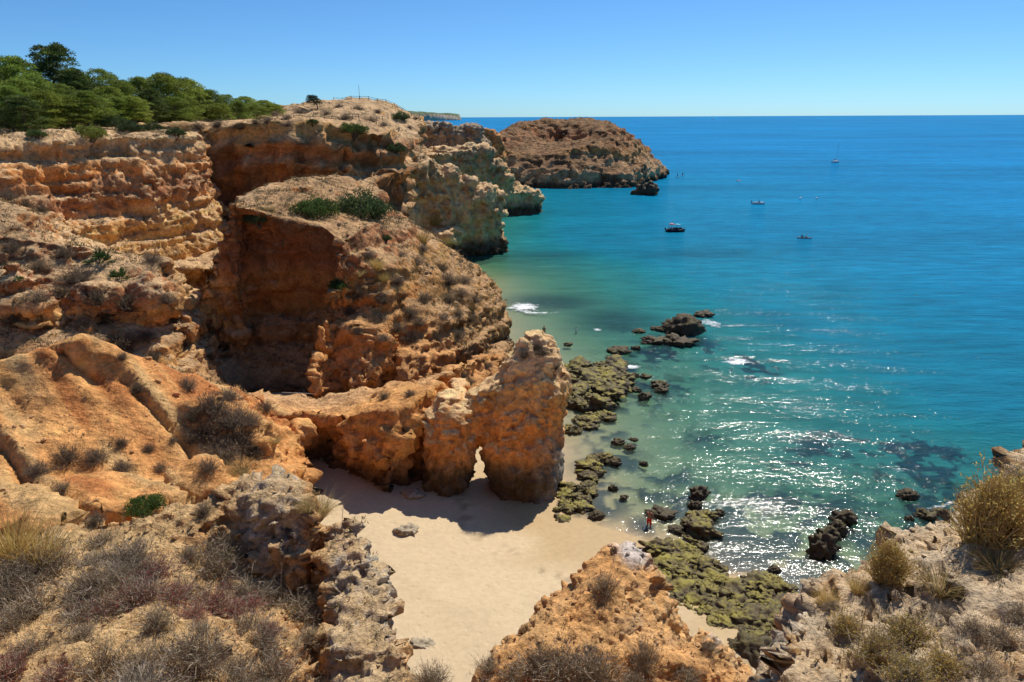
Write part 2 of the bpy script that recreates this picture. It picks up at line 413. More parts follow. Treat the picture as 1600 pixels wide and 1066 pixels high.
ST_ISL = [(-2, BEIGE), (3, CREAM), (8, CREAM * .95), (11, BEIGE), (14, OCHRE * .85), (18, RUST * 1.2), (22, RUST * 1.5), (30, OCHRE * .7)]
land('rock_island', me, lambda p, n: C_(.80, .76, .74) * land_colour(p, n, ST_ISL, flat=C_(.27, .18, .11), warp=3, fscale=0.05, stain=0.95, crust=0.45, tide=2.4, flat_lo=.6, flat_hi=.9, seed=5), M_FAR, kind=None,
     label='large rounded brown rock island with pale base rising from the open sea', cat='island')
# far cape
cape = [patch([[W(560, 5600, -10), W(640, 6300, -10), W(690, 6900, -10), W(724, 7600, -10)],
               [P(560, 178, 5600), P(640, 176.5, 6320), P(690, 178.5, 6920), P(716, 179, 7600)],
               [P(560, 175, 7000), P(640, 175.5, 7200), P(690, 177.5, 7600), P(718, 179, 7900)],
               [W(560, 9000, -10), W(640, 9000, -10), W(690, 9000, -10), W(722, 8600, -10)]], -20, 26)]
me = remesh(cape, 24.0)
displace(me, rough_rock(12, 60, 0.2, 4), 1)
def col_cape(p, n):
    c = mixc(np.broadcast_to(C_(.46, .34, .24), p.shape).copy(), np.broadcast_to(C_(.10, .13, .07), p.shape), sstep(.35, .7, n[:, 2]))
    return c * (1 + .3 * fbm(p * .01, 3, 4)[:, None])
land('distant_cape', me, col_cape, rock_mat('cape_rock', 40, 0.3))

# ------------------------------------------------------------------ middle distance: the bay's cliffs
mid = []
# lit left cliff below the pines
mid.append(patch([[W(-160, 74, 15), P(0, 322, 83), P(130, 392, 92), P(250, 425, 99), P(348, 402, 112), W(352, 122, 12)],
                  [W(-160, 75.5, 21), P(0, 268, 86.5), P(130, 300, 96), P(250, 330, 103.5), P(335, 330, 115), W(350, 124, 14)],
                  [P(-160, 226, 76.5), P(0, 219, 88), P(130, 216, 98), P(220, 214, 105), P(285, 212, 113), P(318, 240, 119), W(340, 126, 18)],
                  [W(-160, 118, 28), W(0, 121, 28.2), W(130, 124, 28.4), W(240, 124, 28.3), W(300, 125, 28), W(318, 130, 26)],
                  [W(-160, 130, 27.6), W(0, 132, 27.6), W(130, 132, 27.6), W(240, 133, 27.6), W(300, 134, 27), W(320, 135, 26)]], 2, 34))
# valley floor between the left cliff and the shaded hollow
mid.append(patch([[W(230, 88, 13), W(330, 92, 12), W(380, 100, 14)],
                  [W(280, 112, 9), W(360, 112, 11), W(420, 114, 15)],
                  [W(320, 132, 12), W(400, 132, 13), W(480, 132, 17)]], -2, 14))
# shaded hollow: wall and its plateau
mid.append(patch([[W(290, 73.5, 0), W(350, 75.5, 0), W(400, 76.5, 0), W(470, 77, 0), W(550, 76, 0)],
                  [P(292, 612, 73.5), P(350, 614, 74.3), P(400, 616, 74.6), P(470, 616, 74.8), P(548, 610, 74)],
                  [P(300, 585, 75.5), P(350, 585, 77.2), P(400, 585, 77.8), P(470, 585, 78), P(545, 575, 77)],
                  [P(304, 540, 78), P(350, 540, 80.5), P(400, 540, 81.2), P(470, 540, 81.6), P(544, 530, 79)],
                  [P(308, 480, 80), P(350, 480, 82.5), P(400, 480, 83.5), P(470, 480, 84), P(542, 470, 81)],
                  [P(332, 395, 80.5), P(400, 395, 83), P(470, 400, 83.4), P(538, 410, 81)],
                  [P(360, 320, 79.5), P(400, 330, 80.5), P(450, 352, 81), P(500, 352, 81), P(532, 377, 80)],
                  [P(376, 312, 89), P(430, 300, 93), P(480, 296, 96), P(540, 318, 95), P(575, 345, 88)],
                  [P(390, 305, 101), P(440, 290, 105), P(490, 278, 109), P(550, 285, 111), P(620, 325, 107)],
                  [W(380, 116, 10), W(440, 120, 12), W(500, 124, 15), W(560, 126, 13), W(640, 124, 8)]], -2, 28))
# scrub-covered slope and its front face
mid.append(patch([[W(462, 65.5, 0), W(520, 69.5, 0), W(568, 66.5, 0), W(606, 71.5, 0), W(645, 69, 0), W(700, 75, 0), W(750, 83, -1), W(792, 94, -1)],
                  [P(482, 600, 67), P(522, 598, 72), P(568, 596, 68.5), P(606, 596, 74), P(642, 594, 71), P(697, 585, 77), P(750, 550, 85), P(790, 530, 95.5)],
                  [P(490, 555, 69.6), P(524, 550, 75), P(570, 548, 72), P(606, 548, 77), P(645, 548, 74.5), P(697, 548, 79), P(750, 520, 87), P(790, 505, 97)],
                  [P(505, 492, 72.6), P(540, 482, 76.5), P(578, 490, 76.4), P(620, 500, 79), P(655, 505, 79), P(692, 508, 81.5), P(740, 490, 89), P(785, 480, 98)],
                  [P(526, 425, 75.4), P(590, 420, 81), P(640, 428, 85), P(700, 438, 92), P(745, 440, 101), P(772, 458, 107)],
                  [P(530, 378, 76.5), P(580, 352, 86), P(640, 360, 94), P(690, 388, 106), P(728, 414, 118), P(745, 428, 124)],
                  [P(560, 335, 93), P(600, 330, 102), P(640, 342, 110), P(690, 384, 120), P(720, 408, 130), P(738, 432, 136)],
                  [W(560, 126, -2), W(620, 128, -2), W(680, 132, -2), W(745, 140, -2)]], -3, 40))
# upper scrubby bank and the orange slope, down to the knob by the sand
mid.append(patch([[W(-160, 27, 3), W(60, 29, 3), W(200, 31, 2), W(300, 35, 1), W(400, 41, 0), W(470, 50, 0), W(494, 53.2, 0)],
                  [W(-160, 31, 9.5), P(60, 808, 33), P(150, 796, 34.5), P(240, 788, 36), P(340, 772, 38.5), P(430, 772, 44), P(494, 758, 52.6)],
                  [P(-160, 745, 38), P(50, 738, 40), P(150, 738, 41), P(240, 738, 42), P(330, 740, 43.5), P(430, 735, 47), P(497, 716, 54)],
                  [P(-160, 665, 43.5), P(0, 650, 45), P(100, 640, 46), P(200, 650, 46.5), P(290, 650, 48), P(390, 660, 51), P(462, 672, 56)],
                  [P(-160, 585, 47), P(0, 578, 48), P(60, 552, 49), P(130, 526, 50), P(190, 552, 51), P(280, 582, 53), P(400, 628, 58)],
                  [W(-160, 59, 10), W(0, 60, 9.5), P(80, 552, 61), P(180, 564, 63), P(290, 592, 66), P(375, 618, 69)],
                  [P(-160, 490, 65), P(0, 476, 66), P(45, 500, 65.5), P(90, 500, 67), P(130, 500, 66.5), P(170, 505, 69), P(215, 512, 68.5), P(255, 505, 71), P(325, 545, 74)],
                  [P(-160, 425, 67), P(0, 420, 68), P(80, 430, 69.5), P(160, 440, 70.5), P(240, 450, 72.5), P(322, 505, 76)],
                  [P(-160, 365, 69), P(0, 362, 71), P(80, 376, 73), P(160, 388, 75), P(240, 405, 77), P(312, 470, 79)],
                  [P(-160, 285, 77), P(0, 300, 80), P(60, 332, 83), P(130, 380, 87), P(200, 402, 90), P(270, 428, 92), P(312, 470, 84)],
                  [W(-160, 90, 14), W(0, 98, 14), W(130, 102, 10), W(250, 108, 8), W(330, 112, 8)]], -2, 44, 5))
# ribs and steps standing out of the bank and the slope
for k, (px, py, Y, r) in enumerate([(60, 500, 66, (2.2, 1.8, 2.6)), (150, 470, 69, (2.4, 1.6, 2.2)), (245, 470, 71, (2.0, 1.8, 2.4)), (20, 440, 67, (2, 1.6, 1.8)), (290, 520, 73, (1.5, 1.6, 2.6)), (330, 660, 49.5, (2.6, 2.4, 2.2)), (370, 690, 49, (2.4, 2.2, 2.0)), (455, 690, 55, (1.6, 1.6, 1.6))]):
    mid.append(blob(P(px, py, Y), r, 500 + k, 3, .35))
# low ridge closing the small cove
mid.append(patch([[W(400, 58, 0), W(480, 59, 0), W(515, 59.5, 0), W(545, 55, 0), W(575, 53.3, 0), W(612, 52.3, 0), W(655, 54.5, 0)],
                  [P(400, 690, 58), P(480, 690, 58), P(515, 690, 59), P(545, 700, 55.5), P(575, 720, 53.4), P(612, 725, 52.6), P(655, 700, 55)],
                  [P(400, 645, 59), P(480, 640, 58.5), P(515, 645, 58), P(545, 650, 56.2), P(580, 650, 55), P(620, 645, 54.8), P(665, 625, 56)],
                  [P(400, 614, 63), P(460, 618, 63), P(520, 614, 62.5), P(580, 608, 61.5), P(640, 604, 60), P(690, 600, 59)],
                  [W(400, 66.5, 0), W(470, 66.5, 0), W(530, 66, 0), W(600, 65.5, 0), W(700, 63.5, 0)]], -2, 34))
# spur from the ridge up to the headland
mid.append(patch([[W(655, 56, -1), W(700, 59.5, -1), W(745, 66, -1), W(785, 77, -1), W(800, 88, -1)],
                  [P(655, 612, 59), P(700, 580, 63), P(740, 565, 70), P(782, 548, 81), P(794, 530, 93)],
                  [P(665, 600, 62), P(705, 572, 66), P(745, 560, 74), P(784, 544, 84), P(796, 525, 97)],
                  [W(690, 70, -1), W(720, 75, -1), W(765, 84, -1), W(795, 96, -1), W(800, 102, -1)]], -3, 24))
# coast below the viewpoint (mostly hidden under the foreground)
mid.append(patch([[W(-600, -8, 27.5), W(800, -9, 27.8), W(2600, -8, 27.5)],
                  [(-30, 2.2, 26.2), (-8, 2.4, 26.6), (0, 2.4, 26.8), (8, 2.4, 26.8), (34, 2.2, 26)],
                  [(-34, 5, 21), (-9, 5.4, 20.5), (-2, 6, 20), (2, 6.5, 19), (5, 6, 19.5), (9, 5.4, 20.5), (36, 5, 20)],
                  [(-38, 13, 17.6), (-11, 13, 17.6), (-4.6, 13, 17), (-2.2, 11, 12), (.5, 14.5, 12), (4, 15.5, 12.5), (6, 14, 11), (7.5, 10, 11), (12, 11, 11), (38, 10, 11)],
                  [(-42, 22, 8), (-13, 20, 7), (-6.5, 17.5, 4), (-3, 15, 0), (-.6, 19.5, 0), (3.6, 22.5, 0), (6.6, 20, 0), (9, 14, 0), (14, 15, -2), (40, 13, -3)]], -3, 44))
mid.append(blob(P(322, 762, 39.5), (2.3, 1.8, 1.3), 77, 3, .12))
me = remesh(mid, 0.265, -1.6)
def gully(p):
    along = (p[:, 0] * .76 - p[:, 1] * .65); across = (p[:, 0] * .65 + p[:, 1] * .76)
    g = ridged(np.stack([across / 3.4, along / 13, p[:, 2] / 9], 1), 4, 301, .55)
    m = (1 - sstep(54, 62, p[:, 1])) * sstep(24, 30, p[:, 1])
    lump = fbm(p / C_(5, 5, 6), 3, 303) * 1.1
    crease = -np.clip(.12 - np.abs(vnoise(np.stack([across / 4.6, along / 22, p[:, 2] / 16], 1), 307)), 0, .12) * 9
    beds = np.clip(3.5 * vnoise(np.stack([p[:, 0] / 16, p[:, 1] / 16, p[:, 2] / .6 + fbm(p / 7, 3, 311) * 1.6], 1), 309), -1, 1)
    return m * (g * 0.55 + crease * .8) + lump * (1 - .6 * m) + .17 * beds * litc(p)
def litc(p): return (1 - sstep(-37, -33, p[:, 0])) * sstep(80, 88, p[:, 1]) * sstep(9, 12, p[:, 2])
def soft_clay(p, k):
    m = (1 - sstep(53, 57, p[:, 1])) * sstep(36, 40, p[:, 1]) * (1 - sstep(-21, -18, p[:, 0]))
    wall = sstep(76, 77.5, p[:, 1]) * (1 - sstep(84, 85.5, p[:, 1])) * sstep(-33, -31.5, p[:, 0]) * (1 - sstep(-19, -17.5, p[:, 0])) * (1 - sstep(16, 18, p[:, 2]))
    brae = sstep(77, 82, p[:, 1]) * (1 - sstep(118, 126, p[:, 1])) * sstep(-27, -24, p[:, 0]) * sstep(7, 9.5, p[:, 2]) * (1 - sstep(-9, -4, p[:, 0]))
    return (1 - m * (.65 if k == 0 else .8)) * (1 - .35 * wall) * (1 - brae * (.5 if k == 0 else .72)) * (1 - (.3 if k else .2) * litc(p))
displace(me, rough_rock(0.66, 1.9, 0.5, 21, 0.5, 1.05, gully, soft_clay, .10), 3)
def col_mid(p, n):
    a = land_colour(p, n, ST_MID, flat=C_(.50, .36, .22), warp=1.4, fscale=0.13, stain=0.45, crust=0.35, tide=1.7, seed=31, bands=.34)
    o = land_colour(p, n, ST_ORANGE, flat=C_(.56, .30, .12), warp=1.4, fscale=0.16, stain=0.3, crust=0.4, tide=3.1, flat_lo=.35, flat_hi=.8, seed=41)
    y = land_colour(p, n, [(-2, BEIGE), (8, OCHRE), (13, CREAM * C_(1, .85, .6)), (17, OCHRE), (20, RUST * 1.25), (24, ORANGE * .75), (27, BEIGE)], flat=C_(.50, .36, .22), warp=1.5, fscale=0.13, stain=0.4, crust=0.55, tide=1.7, seed=51, bands=.34)
    w = fbm(p * 0.08, 3, 61) * 5
    near = 1 - sstep(57, 66, p[:, 1] + w)                         # iron-rich ground round the cove
    east = sstep(-14, -5, p[:, 0] + w * .5) * sstep(60, 75, p[:, 1])      # yellow prow by the sea
    c = mixc(a, o, np.maximum(near, 0.0))
    lit = (1 - sstep(-36, -31, p[:, 0] + w * .4)) * sstep(72, 80, p[:, 1])
    c = mixc(c, y, np.maximum(lit, 0.8 * east))
    front = sstep(63, 65, p[:, 1]) * (1 - sstep(78, 84, p[:, 1])) * sstep(-22.5, -21, p[:, 0]) * (1 - sstep(8.5, 12, p[:, 2]))
    c = mixc(c, o, 0.8 * front)
    bank = (1 - sstep(-25, -21, p[:, 0])) * sstep(58, 62, p[:, 1]) * (1 - sstep(74, 80, p[:, 1]))
    c = mixc(c, c * C_(.55, .52, .5) + BROWN * .25, .75 * bank * sstep(-.25, .3, fbm(p * .3, 4, 63)))
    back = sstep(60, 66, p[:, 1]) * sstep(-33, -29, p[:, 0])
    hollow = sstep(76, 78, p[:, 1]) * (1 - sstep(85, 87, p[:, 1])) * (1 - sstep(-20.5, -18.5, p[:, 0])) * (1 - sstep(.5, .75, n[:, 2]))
    c = mixc(c, c * C_(.74, .68, .62), back * (1 - .8 * front))  # shade painted into the colour here, along with the browner rock
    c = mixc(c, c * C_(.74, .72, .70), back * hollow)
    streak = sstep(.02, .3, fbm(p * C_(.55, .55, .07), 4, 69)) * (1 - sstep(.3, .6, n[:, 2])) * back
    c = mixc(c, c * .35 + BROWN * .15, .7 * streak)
    across = p[:, 0] * .65 + p[:, 1] * .76; along = p[:, 0] * .76 - p[:, 1] * .65
    st = fbm(np.stack([across / 1.6, along / 11, p[:, 2] / 9], 1), 4, 67)
    clay = near * (1 - sstep(-20, -16, p[:, 0]))
    c = mixc(c, np.broadcast_to(C_(.66, .43, .19), c.shape), clay * .75 * sstep(0, .35, st))
    c = mixc(c, np.broadcast_to(C_(.50, .17, .05), c.shape), clay * .75 * sstep(.05, .4, -st))
    return np.clip(c, .01, .8)
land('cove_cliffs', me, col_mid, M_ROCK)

# ------------------------------------------------------------------ rock arch
ar = [rings([(-5.35, 55.2, 1.75, 2.0, -1.5), (-5.35, 55.2, 1.7, 1.9, .5), (-5.3, 55.2, 1.85, 2.1, 2.5), (-5.15, 55.4, 2.1, 2.4, 4.4), (-4.9, 55.7, 2.1, 2.3, 6.2), (-5.0, 56, 1.5, 1.8, 7.5), (-5.15, 56.2, .8, 1.0, 8.4)]),
      rings([(.95, 55.6, 2.4, 2.4, -1.5), (.95, 55.6, 2.4, 2.5, .5), (.9, 55.7, 2.65, 2.7, 2.5), (.75, 56, 3.3, 2.9, 4.8), (1.0, 56.4, 3.3, 2.9, 7.2), (1.45, 56.8, 2.9, 2.6, 9.4), (1.8, 57.2, 2.1, 2.1, 11.2), (1.8, 57.5, 1.45, 1.5, 12.4), (1.75, 57.5, .75, .9, 13.2)]),
      hull([(-4.6, 54.6, 5.7), (-4.6, 57.2, 5.7), (-4.6, 55.2, 7.5), (-4.6, 57, 7.5), (-2.9, 54.6, 5.5), (-2.9, 57.2, 5.5), (-1, 54.5, 5.0), (-1, 57.5, 5), (-3, 55.3, 7.8), (-3, 57, 7.8), (-.9, 55.4, 9.9), (-.9, 57.6, 9.9), (.8, 56, 11), (.8, 57.5, 11)]),
      hull([(-5.6, 56.5, 3), (-5.6, 62, 1), (-4.2, 57, 3), (-3.6, 62.5, 1), (-5.2, 56.5, 7.2), (-5.4, 62, 7.4), (-4.4, 57, 7), (-4.2, 62.5, 7.4)]),
      hull([(2.4, 54.4, -1), (4.2, 55.5, -1), (4.4, 58, -1), (2.6, 57, -1), (2.6, 54.8, 2.6), (3.7, 55.8, 3.1), (4.0, 57.6, 3.4), (3.5, 56.4, 4.2)])]
me = remesh(ar, 0.16, -1.2)
displace(me, rough_rock(0.38, 1.3, 0.05, 33, 0.5, 1.0), 3)
def col_arch(p, n):
    st = [(-2, BEIGE * .8), (1.2, OCHRE * .8), (4, ORANGE), (7, ORANGE * 1.05), (9, OCHRE), (11, CREAM), (14, CREAM * .9)]
    c = land_colour(p, n, st, flat=CREAM * C_(1, .95, .85), warp=1.2, fscale=0.25, stain=0.35, crust=0.3, tide=3.7, flat_lo=.4, flat_hi=.75, seed=71, bands=.1)
    grey = sstep(.5, 2.2, p[:, 0] - 1.2 + fbm(p * .6, 3, 73) * 1.2) * (1 - sstep(3, 7, p[:, 2]))
    return mixc(c, np.broadcast_to(GREY * .9, c.shape), .75 * grey)
land('rock_arch', me, col_arch, rock_mat('arch_rock', 0.55, 0.8), kind=None,
     label='tall orange natural rock arch with a narrow gap standing on the sand', cat='rock arch')

# ------------------------------------------------------------------ foreground ledges
def fg_colour(orange, grey, seed, flat):
    def fn(p, n):
        c = mixc(np.broadcast_to(OCHRE * C_(1.05, 1.1, 1.3), p.shape).copy(), np.broadcast_to(ORANGE, p.shape), orange * sstep(-.25, .35, fbm(p * .55, 4, seed)))
        c = mixc(c, np.broadcast_to(C_(.54, .48, .385), p.shape), grey(p, n) * (.5 + .5 * sstep(-.3, .3, fbm(p * 1.2, 4, seed + 3))))
        fl = sstep(.62, .86, n[:, 2] + .2 * fbm(p * 2, 3, seed + 5))
        c = mixc(c, flat * (1 + .25 * fbm(p * 1.6, 4, seed + 7)[:, None]), fl * .75)
        return np.clip(c * 1.1 * (1 + .22 * fbm(p * 3.1, 4, seed + 9)[:, None]), .015, .8)
    return fn
fl = [patch([[P(-160, 1180, 7.6), P(100, 1180, 7.7), P(300, 1180, 8.0), P(420, 1180, 8.6), P(500, 1180, 9.2), P(560, 1180, 9.0), P(690, 1180, 9)],
             [P(-160, 1020, 9.4), P(100, 1020, 9.4), P(300, 1020, 9.8), P(420, 1015, 10.7), P(505, 1010, 11.4), P(545, 1005, 10.8), P(630, 1020, 10.6)],
             [P(-160, 920, 11.0), P(100, 910, 11.2), P(260, 900, 11.6), P(370, 905, 12.5), P(440, 908, 12.9), P(500, 905, 13.3), P(530, 900, 12.8), P(590, 905, 12.4)],
             [P(-160, 870, 12.8), P(0, 858, 13), P(130, 820, 13.5), P(250, 797, 13.8), P(360, 782, 14), P(450, 790, 14), P(500, 830, 14.2), P(545, 840, 13.4)],
             [W(-160, 15.6, 18), W(100, 15.8, 18), W(300, 16.2, 18), W(450, 16, 18), W(520, 14.8, 18)]], 14.5, 40),
      # grey limestone crags standing on the crest and at the drop to the beach
      hull([P(352, 792, 13.9), P(375, 758, 14.3), P(400, 752, 14.5), P(430, 790, 13.4), P(395, 840, 13.1), P(372, 850, 13.2), W(360, 14.4, 20.4), W(430, 14.2, 20.4), W(400, 12.9, 20.4)]),
      hull([P(400, 752, 14.4), P(440, 741, 14.5), P(470, 760, 14.4), P(478, 800, 13.5), P(474, 880, 13.0), P(455, 912, 12.8), P(408, 880, 12.9), P(398, 800, 13.3), W(470, 14.4, 20.2), W(476, 13.2, 20.0), W(410, 12.9, 20.3), W(400, 14.6, 20.3)]),
      hull([P(500, 868, 13.1), P(520, 826, 13.6), P(550, 811, 13.8), P(566, 838, 13.5), P(590, 900, 12.8), P(596, 950, 12.0), P(540, 960, 11.9), P(505, 930, 12.5), W(505, 13.2, 19.8), W(560, 13.4, 19), W(596, 12.2, 18), W(520, 11.9, 19.5)]),
      hull([P(520, 930, 12.2), P(590, 905, 12.6), P(606, 985, 11.3), P(620, 1066, 10.3), P(580, 1085, 9.9), P(540, 1060, 10.4), W(600, 11.6, 17.5), W(626, 10.4, 17), W(540, 10.3, 18.5)]),
      hull([P(600, 1010, 11.0), P(640, 1056, 10.5), P(690, 1180, 9.2), P(600, 1180, 8.9), P(570, 1080, 9.9), W(620, 11, 16), W(700, 9.4, 15), W(600, 9, 15)]),
      blob(P(190, 880, 12.3), (.3, .26, .26), 3)]
me = remesh(fl, 0.06, 16.6)
displace(me, rough_rock(0.17, 0.5, 0.2, 81, 0.6, 2.0), 3)
def grey_l(p, n):
    px = 800 + F * p[:, 0] / (p[:, 1] * math.cos(PITCH) + (30 - p[:, 2]) * math.sin(PITCH))
    return sstep(350, 390, px) * (1 - sstep(466, 480, px)) * sstep(12.6, 13.0, p[:, 1]) * .95 + sstep(503, 518, px) * (1 - sstep(600, 640, px)) * .95
land('foreground_ledge', me, fg_colour(.55, grey_l, 81, C_(.60, .40, .19)), M_NEAR)
fc = [patch([[P(660, 1190, 14.6), P(850, 1190, 14.4), P(1000, 1190, 14.4), P(1100, 1190, 14.6), P(1260, 1190, 14.6)],
             [P(735, 1062, 16.8), P(850, 1020, 16.8), P(950, 1000, 17), P(1040, 1030, 16.8), P(1090, 1045, 16.4), P(1195, 1072, 16.6)],
             [P(775, 1022, 17.9), P(850, 960, 18.6), P(930, 905, 19.4), P(990, 880, 19.9), P(1022, 915, 19.4), P(1058, 1010, 17.8), P(1110, 1000, 17.2), P(1190, 1068, 17)],
             [P(790, 1016, 18.4), P(845, 952, 19.2), P(925, 880, 20.2), P(970, 862, 20.6), P(1000, 859, 20.6), P(1026, 890, 20.2), P(1064, 1003, 18.4), P(1112, 992, 17.8), P(1192, 1066, 17.3)],
             [W(770, 20.2, 7), W(850, 21.5, 7), W(960, 23, 7), W(1030, 22.4, 7), W(1075, 20.5, 7), W(1130, 19.6, 7), W(1210, 18.6, 7)]], 5.5, 36),
      hull([P(955, 885, 19.8), P(968, 858, 20.5), P(992, 855, 20.6), P(1016, 872, 20.3), P(1030, 930, 19.6), P(980, 950, 18.9), W(950, 20, 13), W(1030, 20, 13), W(1010, 21.6, 13)])]
me = remesh(fc, 0.075, 6.2)
displace(me, rough_rock(0.24, 0.7, 0.2, 91, 0.6, 1.3), 3)
def col_fc(p, n):
    c = fg_colour(1.0, lambda p, n: 0 * p[:, 0] + .2 * sstep(.1, .4, fbm(p * .8, 3, 97)), 91, C_(.60, .32, .12))(p, n)
    tip = P(988, 862, 20.4); d = np.linalg.norm((p - tip) * C_(1, .8, .75), axis=1) + .35 * fbm(p * 2.2, 4, 99)
    tip2 = P(1122, 1000, 17.6); d2 = np.linalg.norm(p - tip2, axis=1) + .3 * fbm(p * 2.2, 4, 98)
    return mixc(c, np.broadcast_to(C_(.68, .62, .56), c.shape), .85 * np.maximum(1 - sstep(.25, .75, d), .7 * (1 - sstep(.05, .4, d2))))
land('orange_outcrop', me, col_fc, rock_mat('orange_outcrop_rock', 0.28, 0.8))
fr = [patch([[P(1195, 1190, 6.1), P(1350, 1190, 5.8), P(1500, 1190, 5.6), P(1760, 1190, 5.3)],
             [P(1212, 1062, 7.0), P(1350, 1030, 7.0), P(1500, 1010, 6.8), P(1760, 980, 6.6)],
             [P(1238, 975, 7.9), P(1340, 950, 8), P(1420, 935, 8), P(1540, 910, 7.9), P(1760, 860, 7.9)],
             [P(1285, 932, 8.6), P(1340, 912, 8.9), P(1400, 905, 9.0), P(1450, 870, 8.9), P(1540, 840, 8.9), P(1760, 790, 9.2)],
             [P(1330, 915, 9.2), P(1396, 902, 9.3), P(1412, 842, 9.7), P(1480, 812, 10), P(1520, 802, 10.2), P(1572, 752, 11), P(1620, 716, 11.5), P(1760, 690, 12)],
             [W(1300, 10.4, 17), W(1400, 10.8, 17), W(1480, 12, 17), W(1580, 13, 17), W(1780, 14, 17)]], 15, 36),
      hull([P(1404, 852, 9.5), P(1425, 826, 9.8), P(1480, 806, 10), P(1512, 803, 10), P(1530, 850, 9.3), P(1500, 915, 8.9), P(1425, 925, 8.9), P(1400, 915, 9.1), W(1405, 9.6, 22.5), W(1500, 10, 22.5), W(1480, 8.8, 23)]),
      hull([P(1530, 790, 10.4), P(1560, 762, 10.9), P(1610, 716, 11.4), P(1700, 690, 11.6), P(1700, 790, 9.6), P(1600, 800, 9.8), P(1540, 825, 9.6), W(1540, 10.4, 23), W(1700, 11, 23), W(1700, 9.6, 23)]),
      hull([P(1222, 1020, 7.3), P(1240, 962, 8), P(1285, 930, 8.6), P(1330, 908, 9.0), P(1345, 960, 8.1), P(1290, 1040, 7.2), W(1235, 8, 20), W(1330, 9, 20), W(1250, 7.2, 20)])]
me = remesh(fr, 0.058, 17.0)
displace(me, rough_rock(0.18, 0.46, 0.25, 111, 0.7, 2.0), 3)
def grey_r(p, n): return .75 * sstep(-.15, .25, fbm(p * 1.1, 3, 113))
land('foreground_crag', me, fg_colour(.3, grey_r, 111, C_(.64, .48, .30)), M_NEAR)

# ------------------------------------------------------------------ beach, sea bed and sea
SHORE = np.array([(40, 12), (30, 28), (24, 36), (17.5, 41.5), (10.3, 47.2), (4.6, 51.5), (4.2, 60), (3, 80), (-3, 100), (-9, 137), (-30, 165), (-30, 300), (-200, 300), (-200, -100)], float)
def shore_dist(x, y):
    """distance from the water line, positive out to sea"""
    q = np.stack([x, y], 1); d = np.full(len(q), 1e9)
    for a, b in zip(SHORE[:-1], SHORE[1:]):
        ab = b - a; t = np.clip(((q - a) @ ab) / (ab @ ab), 0, 1)
        d = np.minimum(d, np.linalg.norm(q - (a + t[:, None] * ab), axis=1))
    inside = np.zeros(len(q), bool); n = len(SHORE)
    for i in range(n):
        a, b = SHORE[i], SHORE[(i + 1) % n]
        c = ((a[1] > y) != (b[1] > y)) & (x < (b[0] - a[0]) * (y - a[1]) / (b[1] - a[1] + 1e-12) + a[0]); inside ^= c
    return np.where(inside, -d, d)
def spots(x, y, lst, warp=0.0):
    """soft ellipses given as (photo x, photo y, half width m, half depth m, strength) on the water"""
    m = np.zeros(len(x))
    for px, py, rx, ry, s in lst:
        c = at_z(px, py)
        m = np.maximum(m, s * np.clip(1.25 - np.sqrt(((x - c[0]) / rx) ** 2 + ((y - c[1]) / ry) ** 2) , 0, 1))
    return m
REEFS = [(1330, 730, 9, 8, .9), (1230, 790, 6, 5, .9), (1420, 720, 7, 6, 1), (1190, 850, 5, 5, 1), (1110, 790, 5, 4, .8), (1330, 860, 7, 4, .9), (1290, 900, 5, 3, 1), (1450, 800, 6, 5, 1),
         (1040, 610, 6, 7, .9), (1000, 560, 6, 7, .9), (1060, 540, 6, 6, .9), (960, 640, 5, 6, .7), (930, 660, 4, 5, .9), (1165, 575, 6, 6, .7), (960, 720, 4, 5, .6), (990, 770, 4, 3, .7), (940, 770, 3.5, 3, .7), (1040, 740, 4, 3, .6),
         (860, 470, 9, 7, .9), (960, 500, 8, 9, .7), (930, 790, 3, 2.5, .7), (1110, 680, 4, 3, .6), (1010, 820, 2, 2, .5), (1200, 500, 9, 6, .25), (860, 400, 9, 6, .4), (950, 380, 14, 6, .3), (1080, 395, 14, 7, .4)]
FOAM = [(818, 480, 3.6, 4.2, 1.0), (840, 488, 4.5, 1.2, .8), (1152, 564, 2.6, 1.8, 1), (985, 573, 2.2, 1.0, 1), (1010, 590, 4, 2.2, .5), (1110, 505, 2.8, 3.0, .75), (1035, 600, 2.5, 2.5, .45), (935, 515, .9, 1.2, .8), (990, 690, 1.6, 1.0, .5), (1035, 298, 3.5, 4, .7),
        (1400, 730, 4, 3, .45), (1330, 880, 5, 2, .35), (1250, 760, 5, 3, .3), (1420, 820, 4, 3, .4), (1110, 780, 2.5, 2, .4), (860, 475, 4, 2, .4), (1045, 560, 5, 2.5, .35), (1180, 690, 3, 1, .2), (1480, 790, 3, 2, .5)]
def bed(x, y):
    d = shore_dist(x, y)
    p = np.stack([x, y, 0 * x], 1)
    depth = np.where(d > 0, 0.05 * d + 0.0016 * np.clip(d - 5, 0, 60) ** 2 * 0.8, 0.0)
    depth = np.minimum(depth, 3 + 0.028 * np.clip(d, 0, None))
    z = np.where(d > 0, -depth, np.minimum(-d * 0.085, 1.3) + 0.0)
    z = z + 0.05 * fbm(p * .25, 3, 201)
    r = spots(x, y, REEFS); fine = 1 - sstep(98, 108, y)
    r = np.clip(r * 1.3, 0, 1) * (1 - fine) * .55 + fine * np.clip(r * 1.3, 0, 1) * sstep(-.06, .10, .6 * fbm(p * .30, 3, 203) + .6 * fbm(p * 1.0, 4, 205) + .42 * (r - .62))
    return z, d, r
def graded(a, b, step, lo, hi, g=1.16):
    c = list(np.arange(a, b + 1e-6, step)); s = step; x = b
    while x < hi: s *= g; x += s; c.append(x)
    s = step; x = a; pre = []
    while x > lo: s *= g; x -= s; pre.append(x)
    return np.array(pre[::-1] + c)
